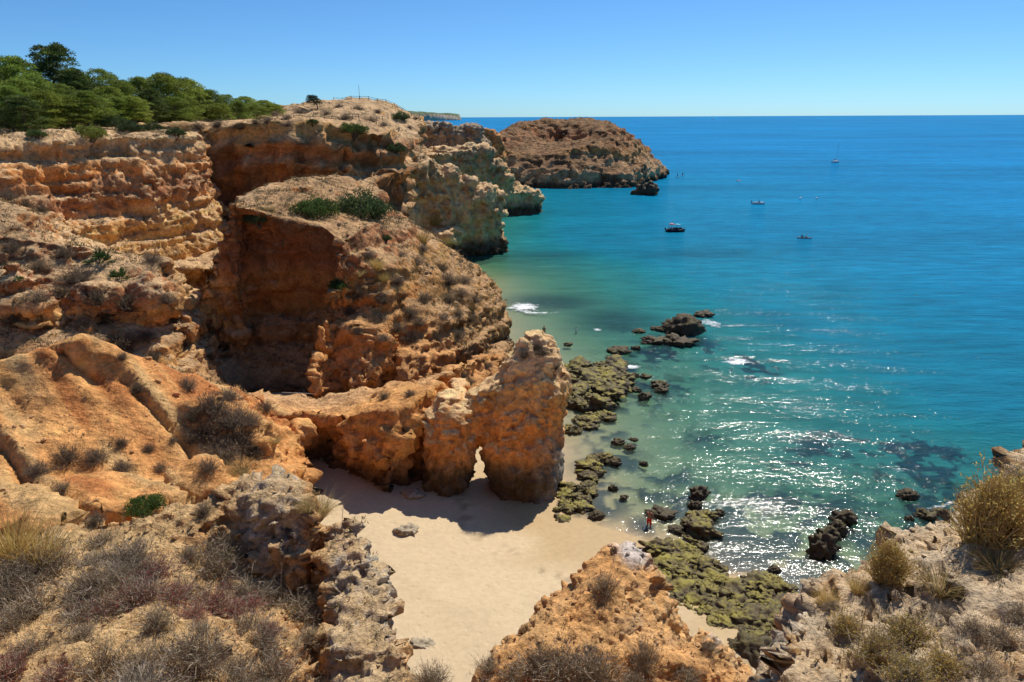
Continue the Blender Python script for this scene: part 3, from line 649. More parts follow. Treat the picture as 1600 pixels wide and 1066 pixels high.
def sheet(xs, ys):
    X, Y = np.meshgrid(xs, ys); nx, ny = len(xs), len(ys)
    i = np.arange(nx * ny).reshape(ny, nx)
    f = np.stack([i[:-1, :-1], i[:-1, 1:], i[1:, 1:], i[1:, :-1]], -1).reshape(-1, 4)
    return X.ravel(), Y.ravel(), f
x, y, f = sheet(graded(-20, 46, .36, -260, 420), graded(27, 96, .36, 5, 620))
z, d, r = bed(x, y)
p3 = np.stack([x, y, z], 1)
lump = r * (0.35 + 0.5 * fbm(p3 * C_(.9, .9, 0), 4, 207))
z = np.minimum(z + lump * np.clip(-z * 1.2 + .15, 0, .9), np.where(r > .05, np.maximum(z, -0.03), z))
foot = 0.012 * fbm(p3 * C_(1.8, 1.8, 0), 3, 211) * sstep(.2, .6, z)
me = mesh_np('sand', np.stack([x, y, z + foot], 1), f, True)
dry, wet, weed = C_(.60, .46, .28), C_(.46, .31, .14), C_(.055, .05, .032)
w = fbm(p3 * C_(.22, .30, 0), 4, 215)
wetness = 1 - sstep(.30, .82, z + .42 * w)
c = mixc(np.broadcast_to(dry, p3.shape) * (1 + .07 * fbm(p3 * C_(.5, .5, 0), 4, 217)[:, None]), np.broadcast_to(wet, p3.shape), wetness * .85)
wrack = np.exp(-((z + .10 * w - .72) / .05) ** 2) * sstep(.05, .3, fbm(p3 * C_(1.6, 1.6, 0), 4, 219))
c = mixc(c, np.broadcast_to(C_(.20, .14, .07), p3.shape), .6 * wrack)
c = mixc(c, np.broadcast_to(weed, p3.shape), np.clip(r * 1.5, 0, .95))
set_attr(me, 'Col', c); set_attr(me, 'wet', wetness)
m, n, l, b = new_mat('beach_sand')
att = n.new('ShaderNodeAttribute'); att.attribute_name = 'Col'; aw = n.new('ShaderNodeAttribute'); aw.attribute_name = 'wet'
geo = n.new('ShaderNodeNewGeometry')
t1 = n.new('ShaderNodeTexNoise'); t1.inputs['Scale'].default_value = 2.2; t1.inputs['Detail'].default_value = 8; t1.inputs['Roughness'].default_value = .7; l.new(geo.outputs['Position'], t1.inputs['Vector'])
mx = n.new('ShaderNodeMix'); mx.data_type = 'RGBA'; mx.blend_type = 'MULTIPLY'; mx.inputs[0].default_value = 1
v = mathn(n, l, 'MULTIPLY_ADD', t1.outputs['Fac'], .5); v.node.inputs[2].default_value = .75
cb = n.new('ShaderNodeCombineColor'); [l.new(v, cb.inputs[k]) for k in range(3)]
l.new(att.outputs['Color'], mx.inputs[6]); l.new(cb.outputs[0], mx.inputs[7]); l.new(mx.outputs[2], b.inputs['Base Color'])
rr = mathn(n, l, 'MULTIPLY_ADD', aw.outputs['Fac'], -.35); rr.node.inputs[2].default_value = .95; l.new(rr, b.inputs['Roughness'])
b.inputs['Specular IOR Level'].default_value = .25
bp = n.new('ShaderNodeBump'); bp.inputs['Strength'].default_value = .6; bp.inputs['Distance'].default_value = .06; 
vf = n.new('ShaderNodeTexVoronoi'); vf.inputs['Scale'].default_value = 1.7; vf.feature = 'SMOOTH_F1'; l.new(geo.outputs['Position'], vf.inputs['Vector'])
tread = mathn(n, l, 'MULTIPLY', mathn(n, l, 'SUBTRACT', 1.0, aw.outputs['Fac']), mathn(n, l, 'MINIMUM', vf.outputs['Distance'], .28))
l.new(mathn(n, l, 'ADD', t1.outputs['Fac'], mathn(n, l, 'MULTIPLY', tread, 3.2)), bp.inputs['Height']); l.new(bp.outputs[0], b.inputs['Normal'])
tag(link('beach', me, m), kind='structure')

# sea: one sheet to the horizon; the water's own colour thickens with depth, shallow water lets the bed show
x, y, f = sheet(graded(-12, 52, .34, -45000, 45000), graded(28, 112, .34, -60, 52000))
zb, d, r = bed(x, y)
p3 = np.stack([x, y, 0 * x], 1)
far_w = 1 - sstep(90, 240, np.hypot(x, y))
z = (.05 * np.sin(.75 * y + .25 * x + 2.2 * fbm(p3 * .04, 2, 221)) + .05 * fbm(p3 * C_(.35, .6, 0), 3, 223)) * far_w * sstep(0, 8, d)
me = mesh_np('sea', np.stack([x, y, z], 1), f, True)
depth = np.clip(-zb, 0, 60)
stops = [0, .35, .9, 1.8, 3.2, 5.5, 9, 16]
cols = np.array([(.25, .25, .12), (.19, .25, .14), (.09, .235, .155), (.034, .22, .19), (.010, .20, .235), (.005, .19, .35), (.005, .195, .42), (.006, .20, .46)])
wc = np.stack([np.interp(depth, stops, cols[:, k]) for k in range(3)], 1)
wc = mixc(wc, wc * C_(.16, .17, .24) + C_(.008, .010, .010), np.clip(r * 1.5 * (1 - sstep(3, 9, depth)), 0, .95))
wide = fbm(p3 * C_(.010, .022, 0), 4, 227)
wc = wc * (1 + .16 * wide[:, None])
set_attr(me, 'Col', wc)
set_attr(me, 'body', np.clip(1 - np.exp(-np.clip(depth - .02, 0, None) * .75), 0, 1) * .97)
set_attr(me, 'clear', np.stack([np.exp(-depth * k) for k in (.95, .16, .24)], 1) * .97)
edge = np.exp(-((d - .8) / .45) ** 2) * .42 * (1 - sstep(56, 60, y)) + np.exp(-((d - 2.6) / .5) ** 2) * .30 * (1 - sstep(56, 60, y))
set_attr(me, 'foam', np.maximum(spots(x, y, FOAM), edge))
m, n, l, b = new_mat('sea_water')
n.remove(b); out = n['Material Output']
geo = n.new('ShaderNodeNewGeometry'); pos = geo.outputs['Position']
def attr(nm):
    a = n.new('ShaderNodeAttribute'); a.attribute_name = nm; return a
def noise(scale, det, stretch, ro=.55):
    mp = n.new('ShaderNodeMapping'); mp.inputs['Scale'].default_value = stretch; mp.inputs['Rotation'].default_value = (0, 0, .18)
    l.new(pos, mp.inputs['Vector'])
    t = n.new('ShaderNodeTexNoise'); t.inputs['Scale'].default_value = scale; t.inputs['Detail'].default_value = det; t.inputs['Roughness'].default_value = ro
    l.new(mp.outputs[0], t.inputs['Vector']); return t.outputs['Fac']
w1 = noise(1.5, 4, (.55, 1.1, 1), .6); w2 = noise(.30, 5, (.40, 1.5, 1), .6); w3 = noise(.03, 5, (.35, 1.5, 1), .6); w4 = noise(.0035, 5, (.3, 2.0, 1), .6)
h = mathn(n, l, 'ADD', mathn(n, l, 'MULTIPLY', w1, .6), mathn(n, l, 'MULTIPLY', w2, 1.25))
h = mathn(n, l, 'ADD', h, mathn(n, l, 'MULTIPLY', w3, 1.2))
bp = n.new('ShaderNodeBump'); bp.inputs['Strength'].default_value = 1.0; bp.inputs['Distance'].default_value = .205; l.new(h, bp.inputs['Height'])
# colour of the water body: wave shading painted in, plus wind streaks
v = mathn(n, l, 'MULTIPLY_ADD', w2, 1.3); v.node.inputs[2].default_value = .35
v3 = mathn(n, l, 'MULTIPLY_ADD', w3, .8); v3.node.inputs[2].default_value = .6
v4 = mathn(n, l, 'MULTIPLY_ADD', w4, 1.0); v4.node.inputs[2].default_value = .5
v = mathn(n, l, 'MULTIPLY', mathn(n, l, 'MULTIPLY', v, v3), v4)
cb = n.new('ShaderNodeCombineColor'); [l.new(v, cb.inputs[k]) for k in range(3)]
mx = n.new('ShaderNodeMix'); mx.data_type = 'RGBA'; mx.blend_type = 'MULTIPLY'; mx.inputs[0].default_value = 1
l.new(attr('Col').outputs['Color'], mx.inputs[6]); l.new(cb.outputs[0], mx.inputs[7])
bp2 = n.new('ShaderNodeBump'); bp2.inputs['Strength'].default_value = .55; bp2.inputs['Distance'].default_value = .9; l.new(h, bp2.inputs['Height'])
dif = n.new('ShaderNodeBsdfDiffuse'); l.new(bp2.outputs[0], dif.inputs['Normal']); l.new(mx.outputs[2], dif.inputs['Color'])
tr = n.new('ShaderNodeBsdfTransparent'); l.new(attr('clear').outputs['Color'], tr.inputs['Color'])
body = n.new('ShaderNodeMixShader'); l.new(attr('body').outputs['Fac'], body.inputs[0]); l.new(tr.outputs[0], body.inputs[1]); l.new(dif.outputs[0], body.inputs[2])
gl = n.new('ShaderNodeBsdfGlossy'); gl.inputs['Roughness'].default_value = .09; l.new(bp.outputs[0], gl.inputs['Normal'])
fr = n.new('ShaderNodeFresnel'); fr.inputs['IOR'].default_value = 1.33; l.new(bp.outputs[0], fr.inputs['Normal'])
fc_ = mathn(n, l, 'MINIMUM', fr.outputs[0], .125)
surf = n.new('ShaderNodeMixShader'); l.new(fc_, surf.inputs[0]); l.new(body.outputs[0], surf.inputs[1]); l.new(gl.outputs[0], surf.inputs[2])
fo = n.new('ShaderNodeBsdfDiffuse'); fo.inputs['Color'].default_value = (.82, .84, .84, 1)
fn1 = noise(.9, 8, (.7, 1.2, 1), .72)
fm = mathn(n, l, 'ADD', mathn(n, l, 'MULTIPLY', attr('foam').outputs['Fac'], .78), mathn(n, l, 'MULTIPLY', fn1, 2.0))
fr_ = n.new('ShaderNodeMapRange'); fr_.inputs[1].default_value = 1.45; fr_.inputs[2].default_value = 1.75; l.new(fm, fr_.inputs[0])
fin = n.new('ShaderNodeMixShader'); l.new(fr_.outputs[0], fin.inputs[0]); l.new(surf.outputs[0], fin.inputs[1]); l.new(fo.outputs[0], fin.inputs[2])
l.new(fin.outputs[0], out.inputs['Surface'])
tag(link('sea', me, m), kind='structure')

# ------------------------------------------------------------------ plants
def cast(px, py, objs=None):
    o = Vector((0, 0, CAM_H)); d = Vector(ray(px, py)).normalized(); best = None
    for t in (objs or TERRAIN):
        ok, loc, nor, _ = t.ray_cast(o, d)
        if ok and (best is None or (loc - o).length < best[2]): best = (loc, nor, (loc - o).length)
    return best
def down(x, y, ztop=60):
    best = None
    for t in TERRAIN:
        ok, loc, nor, _ = t.ray_cast(Vector((x, y, ztop)), Vector((0, 0, -1)))
        if ok and (best is None or loc.z > best[0].z): best = (loc, nor)
    return best
def unit(v): return v / (np.linalg.norm(v, axis=1)[:, None] + 1e-9)
def leaf_quads(c, axis, length, width, rng, bend=None):
    """a small blade at each centre c along axis"""
    n = len(c); a = unit(axis); r = unit(np.cross(a, rng.normal(size=(n, 3))))
    L = np.broadcast_to(np.asarray(length, float), (n,))[:, None]; Wd = np.broadcast_to(np.asarray(width, float), (n,))[:, None]
    v = np.stack([c - r * Wd * .35, c + a * L * .5 - r * Wd * .5, c + a * L, c + a * L * .5 + r * Wd * .5], 1).reshape(-1, 3)
    return v, np.arange(4 * n).reshape(n, 4)
def ribbons(p0, p1, p2, w, rng):
    """thin bent twigs or grass blades through three points, tapering"""
    n = len(p0); r = unit(np.cross(p2 - p0, rng.normal(size=(n, 3)))) * (np.broadcast_to(np.asarray(w, float), (n,))[:, None])
    v = np.stack([p0 - r, p0 + r, p1 - r * .75, p1 + r * .75, p2 - r * .2, p2 + r * .2], 1).reshape(-1, 3)
    b = np.arange(n)[:, None] * 6
    return v, np.concatenate([b + np.array([[0, 1, 3, 2]]), b + np.array([[2, 3, 5, 4]])])
def leafmat(name, rough=.6, thin=.38):
    m, n, l, b = new_mat(name)
    att = n.new('ShaderNodeAttribute'); att.attribute_name = 'Col'
    oi = n.new('ShaderNodeObjectInfo'); mp = n.new('ShaderNodeMapRange'); mp.inputs[3].default_value = .78; mp.inputs[4].default_value = 1.25
    l.new(oi.outputs['Random'], mp.inputs[0])
    hsv = n.new('ShaderNodeHueSaturation'); l.new(att.outputs['Color'], hsv.inputs['Color']); l.new(mp.outputs[0], hsv.inputs['Value'])
    l.new(hsv.outputs[0], b.inputs['Base Color'])
    tl = n.new('ShaderNodeBsdfTranslucent'); l.new(hsv.outputs[0], tl.inputs['Color']); ms = n.new('ShaderNodeMixShader'); ms.inputs[0].default_value = thin
    l.new(b.outputs[0], ms.inputs[1]); l.new(tl.outputs[0], ms.inputs[2]); l.new(ms.outputs[0], n['Material Output'].inputs['Surface'])
    b.inputs['Roughness'].default_value = rough; b.inputs['Specular IOR Level'].default_value = .2
    return m
M_LEAF = leafmat('living_leaves', .55); M_DRY = leafmat('dry_leaves', .85, .48)
M_TWIG = plain('grey_twigs', (.36, .285, .205), .9, .35, 9); M_BARK = plain('pine_bark', (.16, .11, .08), .95, .35, 6)
def colv(rng, n, base, var, per=4, alt=None, altp=0.0):
    c = np.array(base) * (1 + var * rng.normal(size=(n, 1))) * (1 + .06 * rng.normal(size=(n, 3)))
    if alt is not None: c = np.where(rng.random((n, 1)) < altp, np.array(alt) * (1 + var * rng.normal(size=(n, 1))), c)
    return np.repeat(np.clip(c, .008, .8), per, 0)
def tube(pts, rad, k=7):
    pts = np.array(pts, float); v = []; f = []
    for i, p in enumerate(pts):
        t = pts[min(i + 1, len(pts) - 1)] - pts[max(i - 1, 0)]; t /= np.linalg.norm(t) + 1e-9
        a = np.cross(t, (0.3, .9, .2)); a /= np.linalg.norm(a); b = np.cross(t, a)
        for j in range(k):
            q = 2 * math.pi * j / k; v.append(p + rad[i] * (a * math.cos(q) + b * math.sin(q)))
    for i in range(len(pts) - 1):
        for j in range(k): f.append((i * k + j, i * k + (j + 1) % k, (i + 1) * k + (j + 1) % k, (i + 1) * k + j))
    return np.array(v), np.array(f)
def join(parts):
    v, f, o = [], [], 0
    for a, b in parts: v.append(a); f.append(np.asarray(b) + o); o += len(a)
    return np.concatenate(v), np.concatenate(f)

def evergreen(seed, col, alt, n=8000, flat=.62, leaf=.055):
    """broad leafy cushion of about 1 m radius: foliage mesh and stem mesh"""
    rng = np.random.default_rng(seed); k = 90
    ang = rng.random(k) * 6.283; rr = np.sqrt(rng.random(k)) * .78; hh = (1 - (rr / .95) ** 2) ** .5 * flat * (.75 + .4 * rng.random(k))
    cc = np.stack([np.cos(ang) * rr, np.sin(ang) * rr, hh * (.12 + .68 * rng.random(k) ** .6)], 1); cr = .13 + .11 * rng.random(k)
    i = rng.integers(0, k, n); d = unit(rng.normal(size=(n, 3))); d[:, 2] = np.abs(d[:, 2]) * .9 - .2
    c = cc[i] + d * (cr[i] * (.55 + .5 * rng.random(n)))[:, None]; c[:, 2] = np.maximum(c[:, 2], -.05)
    v, f = leaf_quads(c, d + .7 * rng.normal(size=(n, 3)) + [0, 0, .35], leaf * (.6 + .8 * rng.random(n)), leaf * .5, rng)
    me = mesh_np('foliage', v, f); clump = rng.normal(size=k) * .22
    cv = colv(rng, n, col, .22, 1, alt, .18) * (1 + clump[i])[:, None]
    set_attr(me, 'Col', np.repeat(np.clip(cv, .008, .6), 4, 0)); me.materials.append(M_LEAF)
    ps = [tube([(0, 0, -.25), tuple(cc[q] * .5), tuple(cc[q] * .95)], [.045, .03, .012], 5) for q in range(0, k, 4)]
    st = mesh_np('stem', *join(ps), True); st.materials.append(M_BARK)
    return me, st
def dry_shrub(seed, leafcol, twigs=170, leaves=1500, spread=1.0, tall=.75, alt=None, leaf=.035, altp=.2):
    rng = np.random.default_rng(seed)
    a = rng.random(twigs) * 6.283; el = .25 + 1.2 * rng.random(twigs) ** .8
    d = np.stack([np.cos(a) * np.cos(el) * spread, np.sin(a) * np.cos(el) * spread, np.sin(el) * tall], 1)
    L = .65 + .4 * rng.random(twigs)
    p0 = rng.normal(size=(twigs, 3)) * .08; p0[:, 2] = -.12
    p1 = p0 + d * L[:, None] * .5 + rng.normal(size=(twigs, 3)) * .06; p2 = p0 + d * L[:, None] + rng.normal(size=(twigs, 3)) * .1 + [0, 0, .12]
    parts = [ribbons(p0, p1, p2, .011, rng)]
    k = 4; i = np.repeat(np.arange(twigs), k); t = .3 + .65 * rng.random(len(i))
    s0 = p0[i] + (p2[i] - p0[i]) * t[:, None] + (p1[i] - (p0[i] + p2[i]) / 2) * (4 * t * (1 - t))[:, None]
    dv = unit(d[i] + rng.normal(size=(len(i), 3)) * .8) * (.12 + .2 * rng.random(len(i)))[:, None]
    parts.append(ribbons(s0, s0 + dv * .5 + rng.normal(size=dv.shape) * .015, s0 + dv + [0, 0, .03], .006, rng))
    tw = mesh_np('branches', *join(parts)); tw.materials.append(M_TWIG)
    j = rng.integers(0, len(i), leaves); c = s0[j] + dv[j] * rng.random((leaves, 1)) * 1.05 + rng.normal(size=(leaves, 3)) * .015
    v, f = leaf_quads(c, dv[j] + rng.normal(size=(leaves, 3)) * .15, leaf * (.6 + .9 * rng.random(leaves)), leaf * .55, rng)
    me = mesh_np('foliage', v, f); set_attr(me, 'Col', colv(rng, leaves, leafcol, .25, 4, alt, altp)); me.materials.append(M_DRY)
    return me, tw
def grass(seed, col, n=420, tall=1.0, spread=.45):
    rng = np.random.default_rng(seed); a = rng.random(n) * 6.283; r = np.sqrt(rng.random(n)) * .22
    p0 = np.stack([np.cos(a) * r, np.sin(a) * r, 0 * r - .06], 1); L = tall * (.45 + .6 * rng.random(n)); lean = spread * (.2 + rng.random(n)) * (r / .22 + .3)
    out = np.stack([np.cos(a) * lean, np.sin(a) * lean, 1.0 + 0 * a], 1) + rng.normal(size=(n, 3)) * [.18, .18, .05]
    p1 = p0 + out * L[:, None] * .55; p2 = p0 + out * L[:, None] + np.stack([np.cos(a), np.sin(a), -.35 + 0 * a], 1) * (L * lean * .5)[:, None]
    v, f = ribbons(p0, p1, p2, .006, rng); me = mesh_np('blades', v, f)
    set_attr(me, 'Col', colv(rng, n, col, .22, 6)); me.materials.append(M_DRY)
    return me
def fan_palm(seed):
    rng = np.random.default_rng(seed); vs_, fs_, o = [], [], 0
    for q in range(26):
        a = rng.random() * 6.283; el = .15 + 1.2 * rng.random(); d = np.array([math.cos(a) * math.cos(el), math.sin(a) * math.cos(el), math.sin(el)])
        s = np.cross(d, (0, 0, 1.)); s /= np.linalg.norm(s); base = d * (.35 + .25 * rng.random())
        t = np.linspace(-1.15, 1.15, 13); ax = np.cos(t)[:, None] * d + np.sin(t)[:, None] * s
        v, f = leaf_quads(np.repeat(base[None], 13, 0), ax + rng.normal(size=(13, 3)) * .06, .5, .045, rng)
        vs_.append(v); fs_.append(f + o); o += len(v)
        v, f = ribbons(np.zeros((1, 3)), base[None] * .5, base[None], .015, rng); vs_.append(v); fs_.append(f + o); o += len(v)
    v = np.concatenate(vs_); me = mesh_np('fronds', v, np.concatenate(fs_))
    set_attr(me, 'Col', np.clip(np.array([.045, .085, .025]) * (1 + .3 * rng.normal(size=(len(v), 1))), .008, .5)); me.materials.append(M_LEAF)
    return me
def pine(seed, col, alt, H=10.0, W_=4.2, n=14000, lean=0.0, low=.28):
    rng = np.random.default_rng(seed); k = 150
    t = low + (1 - low) * rng.random(k) ** .8; env = W_ * np.sqrt(np.clip(1 - ((t - low - .18) / (1 - low - .16)) ** 2, .04, 1))
    a = rng.random(k) * 6.283; r = env * np.sqrt(rng.random(k)) * .85
    cc = np.stack([np.cos(a) * r + lean * t * H * .5, np.sin(a) * r, t * H], 1); cr = np.stack([.55 + .65 * rng.random(k)] * 2 + [.32 + .34 * rng.random(k)], 1) * W_ / 4.2
    i = rng.integers(0, k, n); d = unit(rng.normal(size=(n, 3))); d[:, 2] = np.abs(d[:, 2]) * 1.1 - .35
    c = cc[i] + d * cr[i] * (.5 + .55 * rng.random((n, 1)))
    v, f = leaf_quads(c, d * .8 + rng.normal(size=(n, 3)) * .6 + [0, 0, .5], .36 * (.6 + .7 * rng.random(n)), .12, rng)
    cr_me = mesh_np('crown', v, f); cl = rng.normal(size=k) * .2
    set_attr(cr_me, 'Col', np.repeat(np.clip(colv(rng, n, col, .2, 1, alt, .2) * (1 + cl[i])[:, None], .008, .5), 4, 0)); cr_me.materials.append(M_LEAF)
    top = np.array([lean * H * .4, 0, H * .85])
    ps = [tube([(0, 0, -.6), (.1, .05, H * .25), (lean * H * .2 + .15, -.1, H * .5), top], [.24, .19, .13, .05], 8)]
    for q in rng.choice(k, 12, replace=False):
        s = np.array([0, 0, 0]) + (top - 0) * (cc[q, 2] / (H * .85) * .75); ps.append(tube([s, (s + cc[q]) / 2 + [0, 0, -.15], cc[q]], [.085, .055, .02], 5))
    tr = mesh_np('trunk', *join(ps), True); tr.materials.append(M_BARK)
    return cr_me, tr

def plant(name, parts, loc, s, label, cat, group, sz=1.0, tilt=(0, 0)):
    """parts: list of (part name, mesh); a single mesh makes a one-piece plant"""
    rz = random.random() * 6.283
    if len(parts) == 1:
        o = bpy.data.objects.new(name, parts[0][1]); COL.objects.link(o); o.location = loc; o.rotation_euler = (tilt[0], tilt[1], rz); o.scale = (s, s, s * sz)
    else:
        o = empty(name, loc, rz, s); o.rotation_euler = (tilt[0], tilt[1], rz); o.scale = (s, s, s * sz)
        for pn, me in parts:
            c = bpy.data.objects.new(pn, me); COL.objects.link(c); c.parent = o
    return tag(o, label, cat, group)
def both(pair, a='foliage', b='stem'): return [(a, pair[0]), (b, pair[1])]
def one(pair, name):
    """foliage and stem in one mesh, for plants too far off to show them apart"""
    a, b = pair; va, vb = coords(a), coords(b)
    fa = np.empty(len(a.loops), np.int32); a.loops.foreach_get('vertex_index', fa); fb = np.empty(len(b.loops), np.int32); b.loops.foreach_get('vertex_index', fb)
    me = mesh_np(name, np.concatenate([va, vb]), np.concatenate([fa.reshape(-1, 4), fb.reshape(-1, 4) + len(va)]))
    ca = np.empty(len(va) * 4, np.float32); a.attributes['Col'].data.foreach_get('color', ca)
    set_attr(me, 'Col', np.concatenate([ca.reshape(-1, 4)[:, :3], np.tile([.15, .11, .085], (len(vb), 1))])); me.materials.append(a.materials[0])
    return [(name, me)]
EG = [evergreen(1, (.055, .085, .03), (.10, .13, .04)), evergreen(2, (.07, .115, .028), (.13, .17, .035))]
EGL = [evergreen(q, (.16, .19, .035), (.24, .24, .05)) for q in (3, 4)]
DS = [dry_shrub(11, (.30, .24, .16), alt=(.24, .22, .11), leaves=2600), dry_shrub(12, (.38, .30, .20), alt=(.27, .25, .11), leaves=2600), dry_shrub(13, (.25, .205, .15), alt=(.22, .21, .10), twigs=210, leaves=2600)]
GOLD = dry_shrub(17, (.72, .52, .17), twigs=620, leaves=7500, tall=1.2, spread=.6, leaf=.05, alt=(.55, .43, .13))
GOLD[1].materials.clear(); GOLD[1].materials.append(plain('straw_stems', (.55, .40, .17), .8, .25, 9))
DSR = dry_shrub(14, (.42, .07, .06), alt=(.30, .12, .11), altp=.4, leaves=3200)
DSG = [dry_shrub(15, (.48, .35, .10), alt=(.34, .28, .075), tall=1.0, spread=.8, leaves=4200, leaf=.045), dry_shrub(16, (.19, .175, .07), alt=(.26, .21, .09))]
GR = [grass(21, (.50, .35, .12)), grass(22, (.40, .30, .13), tall=.7, spread=.8)]
PALM = [fan_palm(31), fan_palm(32)]
def far_set(lst, nm): return [one(q, nm) for q in lst]
EG1, EGL1, DS1, DSG1 = far_set(EG, 'leafy_bush'), far_set(EGL, 'leafy_bush'), far_set(DS, 'dry_shrub'), far_set(DSG, 'dry_shrub')

def put(px, py, wpx, name, kinds, label, cat, group, sz=1.0, unit_w=1.9, sink=.08):
    h = cast(px, py)
    if h is None: return None
    s = wpx * h[2] / F / unit_w
    return plant(name, kinds[random.randrange(len(kinds))], h[0] - Vector((0, 0, sink * s)), s, label, cat, group, sz)

# pines of the wood on the cliff top: photo column, row of the tree top, distance, crown half width
PV = [pine(41, (.155, .215, .035), (.27, .32, .05), W_=4.8, low=.1), pine(42, (.19, .25, .04), (.31, .34, .055), W_=5.0, low=.08), pine(43, (.085, .125, .032), (.15, .19, .04), W_=4.2, low=.12), pine(44, (.23, .28, .045), (.34, .37, .065), H=8.5, W_=4.6, low=.05)]
TREES = [(25, 118, 116, 1, 'p'), (90, 128, 126, 1, 'p'), (165, 132, 132, 3, 'c'), (240, 128, 158, 1, 'p'), (310, 136, 170, 1, 'p'), (130, 140, 120, 0, 'p'), (205, 148, 130, 3, 'c'), (285, 146, 150, 1, 'p'), (370, 156, 168, 0, 'p'), (-10, 120, 140, 1, 'p'), (-60, 130, 112, 3, 'c'), (425, 162, 190, 3, 'c'),
         (-35, 96, 122, 2, 'p'), (12, 84, 128, 0, 'p'), (76, 71, 138, 2, 't'), (45, 112, 120, 0, 'p'), (112, 108, 134, 2, 'p'), (152, 104, 142, 1, 'p'), (188, 122, 140, 1, 'p'), (214, 118, 152, 0, 'p'), (254, 112, 150, 3, 'c'), (287, 120, 156, 3, 'c'),
         (232, 140, 136, 2, 'd'), (326, 138, 166, 0, 'p'), (303, 148, 158, 2, 'p'), (352, 146, 176, 1, 'p'), (382, 150, 182, 3, 'c'), (410, 156, 188, 3, 'c'), (66, 138, 114, 3, 'c'), (106, 146, 118, 1, 'p'), (148, 150, 124, 1, 'p'), (8, 132, 112, 0, 'p'), (-70, 110, 118, 0, 'p'), (175, 150, 128, 0, 'p'), (270, 150, 144, 0, 'p'), (340, 160, 158, 3, 'c'), (30, 150, 108, 2, 'd'),
         (60, 118, 150, 1, 'p'), (130, 122, 160, 0, 'p'), (200, 128, 165, 2, 'p'), (0, 100, 150, 1, 'p'), (395, 160, 176, 1, 'p')]
LAB = {'p': ('green pine with rounded crown packed among others in the cliff-top wood', 'pines of the cliff-top wood'), 't': ('tallest dark pine, its top standing above the rest of the wood', None),
       'c': ('bright green bushy pine at the edge of the cliff-top wood', 'bright pines edging the wood'), 'd': ('dull dark olive low pine in front of the cliff-top wood', 'dull low pines before the wood')}
for px, py, Y, k, lb in TREES:
    t = at_y(px, py, Y); g = down(t[0], Y); zg = g[0].z if g else 28.5
    hgt = max(t[2] - zg, 2.5); s = hgt / ((10.0 if k != 3 else 8.5) * 1.08)
    o = plant('pine_tree', both(PV[k], 'crown', 'trunk'), (t[0], Y, zg), max(s * 1.12, .8), LAB[lb][0], 'tree', LAB[lb][1]); o.scale.z = s * (1.06 if k == 2 else 1.0)
WB = pine(45, (.030, .042, .02), (.05, .06, .025), H=4.0, W_=2.6, lean=-.75, low=.35, n=2600)
g = cast(496, 171)
plant('wind_bent_tree', both(WB, 'crown', 'trunk'), g[0], .95, 'dark wind-bent tree leaning over on the sandy hill top', 'tree', None).rotation_euler = (0, 0, .15)

for px, py, w, kinds, lab, grp in [
    (492, 334, 78, EGL1[:1] and [EG1[1]], 'wide green bush beside the darker one on the headland top', None), (566, 336, 104, [EG1[0]], 'largest dark evergreen bush on the headland top', None),
    (404, 345, 46, [EG1[0]], 'dark round bush on the rim above the shaded hollow', None), (552, 207, 48, [EG1[1]], 'dark green bush at the edge of the back cliff', None),
    (618, 236, 36, [EG1[0]], 'dark green bush hanging over the end of the back cliff', None), (626, 186, 32, [EG1[0]], 'grey-green bush on the far hill shoulder above the sea', None),
    (140, 214, 48, [EGL1[0]], 'bright yellow-green bush on the left cliff rim', None), (58, 213, 28, [EG1[1]], 'small dark green bush alone on bare sand of the left cliff top', None),
    (226, 796, 62, [EG1[1]], 'deep green bush below the orange slope', None), (528, 450, 30, [EG1[1]], 'green bush beside the shaded hollow, on the slope edge', None),
    (602, 374, 22, [EG1[0]], 'small grey-green bush on the bare upper headland slope', None), (488, 193, 22, [EG1[1]], 'low dark bush on the sandy back plateau', None)]:
    put(px, py, w, 'leafy_bush', kinds, lab, 'bush', grp, sz=1.3, sink=.16)
for px, py, w, k in [(20, 196, 50, 0), (78, 192, 40, 1), (98, 186, 60, 1), (180, 196, 46, 0), (205, 204, 40, 0), (240, 204, 36, 0), (275, 210, 30, 0), (40, 182, 50, 1), (160, 186, 50, 1), (120, 178, 60, 0), (195, 186, 60, 0), (5, 186, 50, 0), (80, 176, 50, 0), (225, 190, 40, 1), (425, 172, 30, 1), (350, 176, 40, 1), (300, 180, 36, 0), (395, 174, 30, 1), (260, 186, 40, 1)]:
    put(px, py, w, 'leafy_bush', [[EG1[0]], [EGL1[1]]][k], ['dark green bush in the thicket along the wood edge', 'light green bush in the thicket along the wood edge'][k], 'bush', ['dark bushes along the wood edge', 'light bushes along the wood edge'][k], sz=1.2, sink=.16)
for px, py, w in [(155, 412, 40), (186, 436, 32), (526, 448, 26), (30, 440, 16)]:
    put(px, py, w, 'fan_palm', [[('fan_palm', PALM[0])], [('fan_palm', PALM[1])]], 'low dark green fan palm with spiky leaves on the scrubby bank', 'palm', 'fan palms on the bank', unit_w=1.7)

